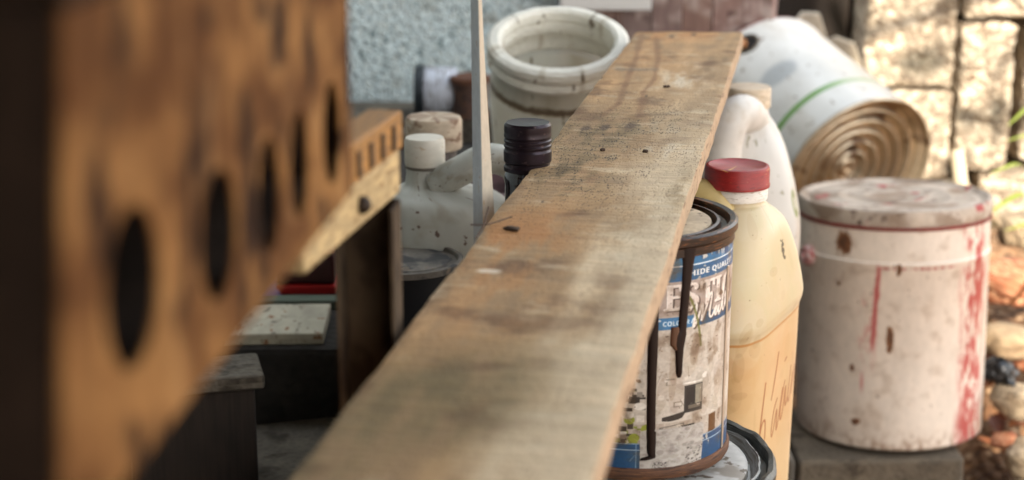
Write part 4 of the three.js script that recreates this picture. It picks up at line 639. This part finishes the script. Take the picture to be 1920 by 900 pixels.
{ // rusty tin beside it
  const t = thing('rusty_tin', 'small dark rusty tin half hidden behind the metal strip', 'tin', [-0.075, 0.521, -2.95]);
  const rm = std(stained(256, 128, [74, 52, 44], 0.5, [[[120, 78, 50], 3, 0.05, 0.2, 0.7], [[34, 26, 24], 4, 0.0, 0.3, 0.7]], 37), { roughness: 0.8 });
  part('tin_body', lathe([[0, 0], [0.033, 0], [0.033, 0.066]], 48), rm, t); part('lid', lathe([[0.033, 0.062], [0.038, 0.063], [0.038, 0.072], [0.034, 0.075], [0, 0.073]], 48), std(stained(128, 64, [92, 56, 36], 0.4, [], 3), { roughness: 0.8 }), t);
}
{ // things at the top: white sill board, tub, pole
  solo('white_board', box(0.17, 0.10, 0.02, 0.003), hex(0xc9c6c2), 'white board edge above the jar and the dull red boards', 'board', [0.175, 0.744, -3.10]);
  const t = thing('pink_tub', 'pale pink translucent tub behind the lying tin', 'tub', [0.478, 0.476, -3.33]);
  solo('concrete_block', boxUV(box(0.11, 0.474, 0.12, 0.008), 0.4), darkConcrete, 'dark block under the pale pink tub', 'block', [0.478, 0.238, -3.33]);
  part('tub_wall', lathe([[0, 0.002], [0.04, 0.002], [0.046, 0.01], [0.058, 0.30], [0.056, 0.30], [0.044, 0.012], [0, 0.006]], 48, 0.8), phys(stained(128, 128, [176, 150, 146], 0.15, [[[140, 104, 98], 2, 0, 0.3, 0.6]], 41), { roughness: 0.6, transmission: 0.25, thickness: 0 }), t);
  const pole = solo('white_pole', mergeGeometries([box(0.016, 0.46, 0.016, 0.002)]), std(stained(64, 256, [206, 196, 178], 0.15, [], 2), { roughness: 0.6 }), 'cream slanted batten rising behind the lying tin', 'batten', [0.44, 0.70, -3.42]); pole.rotation.set(0, 0, 0.62);
  const p2 = solo('grey_batten', box(0.022, 0.46, 0.012, 0.002), hex(0x77817a), 'grey green slanted batten beside the cream one', 'batten', [0.415, 0.70, -3.43]); p2.rotation.set(0, 0, 0.55);
}

// ---------------------------------------------------------------- under the crate
{
  const bd = solo('pale_board', boxUV(box(0.34, 0.014, 0.115, 0.002), 0.3), std(stained(256, 256, [168, 160, 140], 0.2, [[[120, 74, 40], 3, 0.22, 0.1, 0.8], [[84, 74, 58], 4, 0.16, 0.15, 0.6]], 43), { roughness: 0.7 }), 'pale stained board lying on the step under the crate', 'board', [-0.39, 0.4815, -1.868], 0.03);
  const g = solo('green_batten', box(0.3, 0.012, 0.026, 0.002), hex(0x4a5344), 'dark green batten lying behind the pale board', 'batten', [-0.36, 0.4805, -1.96]);
  const t = thing('red_box', 'dark red plastic box with bright red lower edge behind the stand leg', 'box', [-0.262, 0.476, -2.03]);
  part('box_body', box(0.075, 0.040, 0.05, 0.004), hex(0x3a0d10, { roughness: 0.35 }), t, [0, 0.0335, 0]); part('lower_edge', box(0.080, 0.013, 0.055, 0.003), hex(0xa61a1a, { roughness: 0.4 }), t, [0, 0.0068, 0]); part('lid', box(0.079, 0.010, 0.054, 0.004), hex(0xa06050, { roughness: 0.6 }), t, [0, 0.0588, 0]);
  const f = thing('blue_funnel', 'small violet blue plastic funnel upside down beside the red box', 'funnel', [-0.322, 0.476, -2.02]);
  part('cone', lathe([[0.033, 0], [0.034, 0.002], [0.013, 0.036], [0.0105, 0.036], [0.031, 0.002]], 48), hex(0x6f72b8, { roughness: 0.5 }), f); part('spout', lathe([[0.009, 0.035], [0.0125, 0.036], [0.0105, 0.048], [0.007, 0.048]], 32), hex(0xa9a9b4, { roughness: 0.5 }), f);
  const shadeBrown = std(paint(128, 256, (u, v) => { const f = fbm(u * 6, v * 6, 1, 4), g = fbm(u * 40, v * 5, 2, 3); return [42, 34, 28].map((k) => k * (1 + 0.45 * f + 0.3 * g)); }), { roughness: 1 }), slabM = std(concreteMap, { bumpMap: concreteBump, bumpScale: 0.003, roughness: 0.95, color: new THREE.Color(0.5, 0.46, 0.41) });  // first material: dark brown painting the shade under the slabs onto added boxes
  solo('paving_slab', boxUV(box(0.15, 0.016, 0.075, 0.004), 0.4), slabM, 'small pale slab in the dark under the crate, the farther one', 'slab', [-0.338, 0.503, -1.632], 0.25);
  solo('shade_box', box(0.13, 0.494, 0.06, 0.004), shadeBrown, 'tall box added under the farther small slab, shade painted in its brown', 'box', [-0.338, 0.247, -1.632], 0.25);
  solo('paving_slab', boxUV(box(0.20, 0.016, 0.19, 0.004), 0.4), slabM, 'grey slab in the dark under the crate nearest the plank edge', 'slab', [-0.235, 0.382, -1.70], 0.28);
  solo('shade_box', box(0.18, 0.372, 0.17, 0.004), shadeBrown, 'box added under the nearer grey slab, shade painted in its brown', 'box', [-0.235, 0.187, -1.70], 0.28);
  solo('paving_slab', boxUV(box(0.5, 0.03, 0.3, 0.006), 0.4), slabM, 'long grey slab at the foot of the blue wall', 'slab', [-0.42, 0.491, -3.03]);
}

// ---------------------------------------------------------------- rubble, leaves and the plant at the right
{
  const pale = std(pebbleMap, { bumpMap: pebbleBump, bumpScale: 0.004, color: new THREE.Color(0.95, 0.88, 0.78), roughness: 0.95 }), tan = std(concreteMap, { color: new THREE.Color(1.05, 0.82, 0.58), roughness: 0.9 }), brick = std(stained(256, 256, [150, 92, 64], 0.3, [[[206, 164, 128], 2, -0.1, 0.3, 0.8], [[84, 40, 28], 5, 0.15, 0.2, 0.7]], 51), { roughness: 0.9 });
  const st = (x, y, z, sx, sy, sz, m, seed, label, turn = 0, cat = 'stone') => { const o = solo(cat === 'brick' ? 'broken_brick' : 'stone', stoneGeo(sx, sy, sz, seed, 0.4, 5), m, label, cat, [x, y, z], turn); o.rotation.z = (seed * 37 % 10 - 5) * 0.05; return o; };
  st(0.905, 0.235, -2.86, 0.062, 0.032, 0.06, brick, 1, 'sunlit orange brick lump right of the bucket, topmost of the rubble', 0.4, 'brick'); st(0.833, 0.20, -2.63, 0.044, 0.026, 0.04, tan, 2, 'rounded tan stone right of the bucket above the black scrap', 0.3);
  st(0.806, 0.165, -2.44, 0.050, 0.024, 0.040, pale, 3, 'pale grey pitted stone right of the bucket below the black scrap', 0.5); st(0.81, 0.105, -2.36, 0.052, 0.026, 0.045, pale, 4, 'whitish lump of mortar below the pale pitted stone', -0.2); st(0.745, 0.19, -2.50, 0.022, 0.018, 0.03, brick, 5, 'small red brick shard touching the bucket side', 0.3, 'brick');
  st(0.80, 0.055, -2.30, 0.05, 0.028, 0.04, tan, 6, 'brownish stone at the bottom right corner'); st(0.86, 0.33, -2.94, 0.036, 0.024, 0.03, pale, 7, 'white sunlit stone below the green leaves'); st(0.95, 0.30, -2.98, 0.045, 0.03, 0.04, pale, 8, 'pale stone against the block wall at the right edge'); st(0.80, 0.31, -2.98, 0.03, 0.025, 0.03, tan, 9, 'tan pebble between bucket and block wall');
  st(0.90, 0.17, -2.62, 0.05, 0.03, 0.05, brick, 10, 'reddish brick piece half buried at the right edge', 0.8, 'brick'); st(0.765, 0.115, -2.40, 0.016, 0.010, 0.018, brick, 11, 'tiny red brick chip low beside the bucket', 1.1, 'brick');
  const bp = thing('black_scrap', 'crumpled black plastic scrap with bluish sheen among the stones', 'plastic scrap', [0.772, 0.205, -2.465]);
  part('scrap', warp(new THREE.SphereGeometry(0.027, 32, 24).scale(1, 0.6, 1), 0.035, 55, 3), hex(0x17181b, { roughness: 0.3 }), bp);
  // dry leaves
  const leafGeo = (seed) => { const g = new THREE.PlaneGeometry(1, 1, 10, 6), p = g.attributes.position; for (let i = 0; i < p.count; i++) { const x = p.getX(i), y = p.getY(i), w = 0.42 * Math.sin(Math.PI * Math.min(1, Math.max(0.0, (x + 0.5)))) ** 0.8; p.setXYZ(i, x, 0.35 * (y * 2) ** 2 * w * (1 + 0.5 * Math.sin(seed)) + 0.16 * Math.sin(x * 3 + seed) + 0.08 * fbm(x * 3 + seed, y * 3, 0, 2), y * 2 * w); } g.computeVertexNormals(); return g; };
  const leafMats = [[120, 62, 30], [158, 92, 48], [92, 48, 28], [176, 120, 70], [134, 54, 34]].map((c, i) => phys(paint(64, 64, (u, v) => { const f = fbm(u * 6, v * 6, i, 3); return c.map((k) => k * (1 + 0.4 * f) * (Math.abs(v - 0.5) < 0.03 ? 1.25 : 1)); }), { roughness: 0.8, side: THREE.DoubleSide, transmission: 0.15, thickness: 0 }));
  const geos = [1, 2.2, 3.7, 5.1].map(leafGeo), r = mulberry(77);
  camera.updateMatrixWorld(); camera.aspect = 1920 / 900; camera.updateProjectionMatrix();
  const tones = ['rust brown', 'tan brown', 'dark brown', 'pale tan', 'reddish brown'], near = [['the orange brick lump', 0.905, -2.86], ['the rounded tan stone', 0.833, -2.63], ['the pale pitted stone', 0.806, -2.44], ['the whitish mortar lump', 0.81, -2.36], ['the red brick shard', 0.745, -2.50], ['the black plastic scrap', 0.772, -2.465], ['the white stone below the plant', 0.86, -2.94], ['the half buried brick', 0.90, -2.62], ['the brown corner stone', 0.80, -2.30]];
  const used = new Set();
  for (let i = 0; i < 150; i++) {
    const x = 0.70 + 0.36 * r(), z = -2.22 - 0.85 * r() * (0.3 + 0.7 * r()), base = sst(0.60, 0.82, x) * sst(-2.15, -2.95, z) * 0.17, s = 0.03 + 0.035 * r(), y = base + 0.016 + 0.03 * r(), a = r(), b = r(), c = r();
    const q = V(x, y, z).project(camera); if (Math.abs(q.x) > 1.01 || Math.abs(q.y) > 1.02) continue; // outside the frame
    if (Math.hypot(x - 0.604, z + 2.485) < 0.165) continue; // inside the bucket
    const nb = near.map(([n, nx, nz]) => [Math.hypot(nx - x, nz - z), n]).sort((m, n) => m[0] - n[0])[0][1];
    const lb = `curled ${tones[i % 5]} dry leaf lying by ${nb}`; if (used.has(lb)) continue; used.add(lb);
    const o = solo('dry_leaf', geos[i % 4], leafMats[i % 5], lb, 'leaf', [x, y, z], 0, 'dry leaves in the rubble right of the bucket'); o.scale.setScalar(s); o.rotation.set((a - 0.5) * 1.2, b * 6.3, (c - 0.5) * 1.2);
  }
  // strap-leaved plant
  const t = thing('strap_leaf_plant', 'yellow green strap leaved plant at the right edge', 'plant', [0.99, 0.2, -2.86]);
  const blade = (pts, w) => { const c = new THREE.CatmullRomCurve3(pts.map((p) => V(...p))), N = 28, M = 4, P = [], I = [], U = []; for (let j = 0; j <= N; j++) { const q = j / N, p = c.getPoint(q), d = c.getTangent(q), sd = V(0, 1, 0).cross(d).normalize(), up = d.clone().cross(sd).normalize(), ww = w * Math.sin(Math.PI * Math.min(1, 0.12 + 0.88 * q)) ** 0.7; for (let i = 0; i <= M; i++) { const k = i / M - 0.5, v = p.clone().addScaledVector(sd, ww * k * 2).addScaledVector(up, ww * 0.9 * k * k); P.push(...v.toArray()); U.push(i / M, q); } } for (let j = 0; j < N; j++) for (let i = 0; i < M; i++) { const a = j * (M + 1) + i; I.push(a, a + 1, a + M + 1, a + 1, a + M + 2, a + M + 1); } const g = new THREE.BufferGeometry(); g.setAttribute('position', new THREE.Float32BufferAttribute(P, 3)); g.setAttribute('uv', new THREE.Float32BufferAttribute(U, 2)); g.setIndex(I); g.computeVertexNormals(); return g; };
  const green = phys(paint(64, 256, (u, v) => { const f = fbm(u * 16, v * 4, 2, 3); return mix([112, 136, 34], [170, 170, 62], 0.5 + f).map((k) => k * (Math.abs(u - 0.5) < 0.06 ? 1.2 : 1)); }), { roughness: 0.5, transmission: 0.35, thickness: 0, side: THREE.DoubleSide });
  for (const [p, w] of [[[[0, 0, 0], [-0.03, 0.22, 0.01], [-0.08, 0.36, 0.03], [-0.135, 0.33, 0.05]], 0.011], [[[0, 0, 0], [-0.02, 0.2, 0], [-0.07, 0.305, 0.02], [-0.13, 0.30, 0.03]], 0.012], [[[0, 0, 0], [-0.04, 0.15, 0.02], [-0.1, 0.26, 0.05], [-0.165, 0.25, 0.07]], 0.012], [[[0, 0, 0], [-0.04, 0.12, 0.03], [-0.1, 0.215, 0.08], [-0.18, 0.185, 0.11]], 0.013], [[[0, 0, 0], [-0.03, 0.1, 0.05], [-0.07, 0.17, 0.1], [-0.15, 0.165, 0.13]], 0.012], [[[0, 0, 0], [-0.02, 0.06, 0.06], [-0.06, 0.10, 0.13], [-0.11, 0.055, 0.18]], 0.012], [[[0, 0, 0], [0.03, 0.2, 0.02], [0.05, 0.4, 0.05], [0.0, 0.46, 0.08]], 0.012], [[[0, 0, 0], [0.04, 0.15, 0.06], [0.09, 0.28, 0.12], [0.15, 0.27, 0.18]], 0.012]]) part('leaf_blade', blade(p, w), green, t);
}
{ // branch added out of view above the frame; it dapples the sun on the wall and the rubble
  const t = thing('added_branch', 'leafy branch added above the frame to dapple the block wall and rubble', 'branch', [1.35, 1.9, -1.75]), r = mulberry(404);
  part('branch', tube([[1.6, 0.3, 0.3], [0.9, 0.15, 0.1], [0.2, 0.0, -0.05], [-0.35, -0.12, 0]], 0.014, 40, 8), hex(0x4d3b2a), t);
  const lg = new THREE.PlaneGeometry(0.05, 0.11, 2, 4), p = lg.attributes.position; for (let i = 0; i < p.count; i++) { const y = p.getY(i) / 0.055; p.setX(i, p.getX(i) * Math.sqrt(Math.max(0, 1 - y * y))); p.setZ(i, 0.008 * y * y); } lg.computeVertexNormals();
  const inst = new THREE.InstancedMesh(lg, new THREE.MeshPhysicalMaterial({ color: 0x55702a, roughness: 0.7, transmission: 0.3, thickness: 0, side: THREE.DoubleSide }), 190), m = new THREE.Matrix4(), q = new THREE.Quaternion(), e = new THREE.Euler();
  for (let i = 0; i < 190; i++) { const k = r(); q.setFromEuler(e.set(r() * 6.3, r() * 6.3, r() * 6.3)); m.compose(V(-0.45 + 1.7 * k + 0.2 * (r() - 0.5), -0.1 + 0.3 * k + 0.8 * (r() - 0.5), 0.9 * (r() - 0.5)), q, V(1, 1, 1).multiplyScalar(0.8 + 0.6 * r())); inst.setMatrixAt(i, m); }
  inst.name = 'foliage'; inst.userData.kind = 'stuff'; shade(inst); t.add(inst);
}
renderer.render(scene, camera);
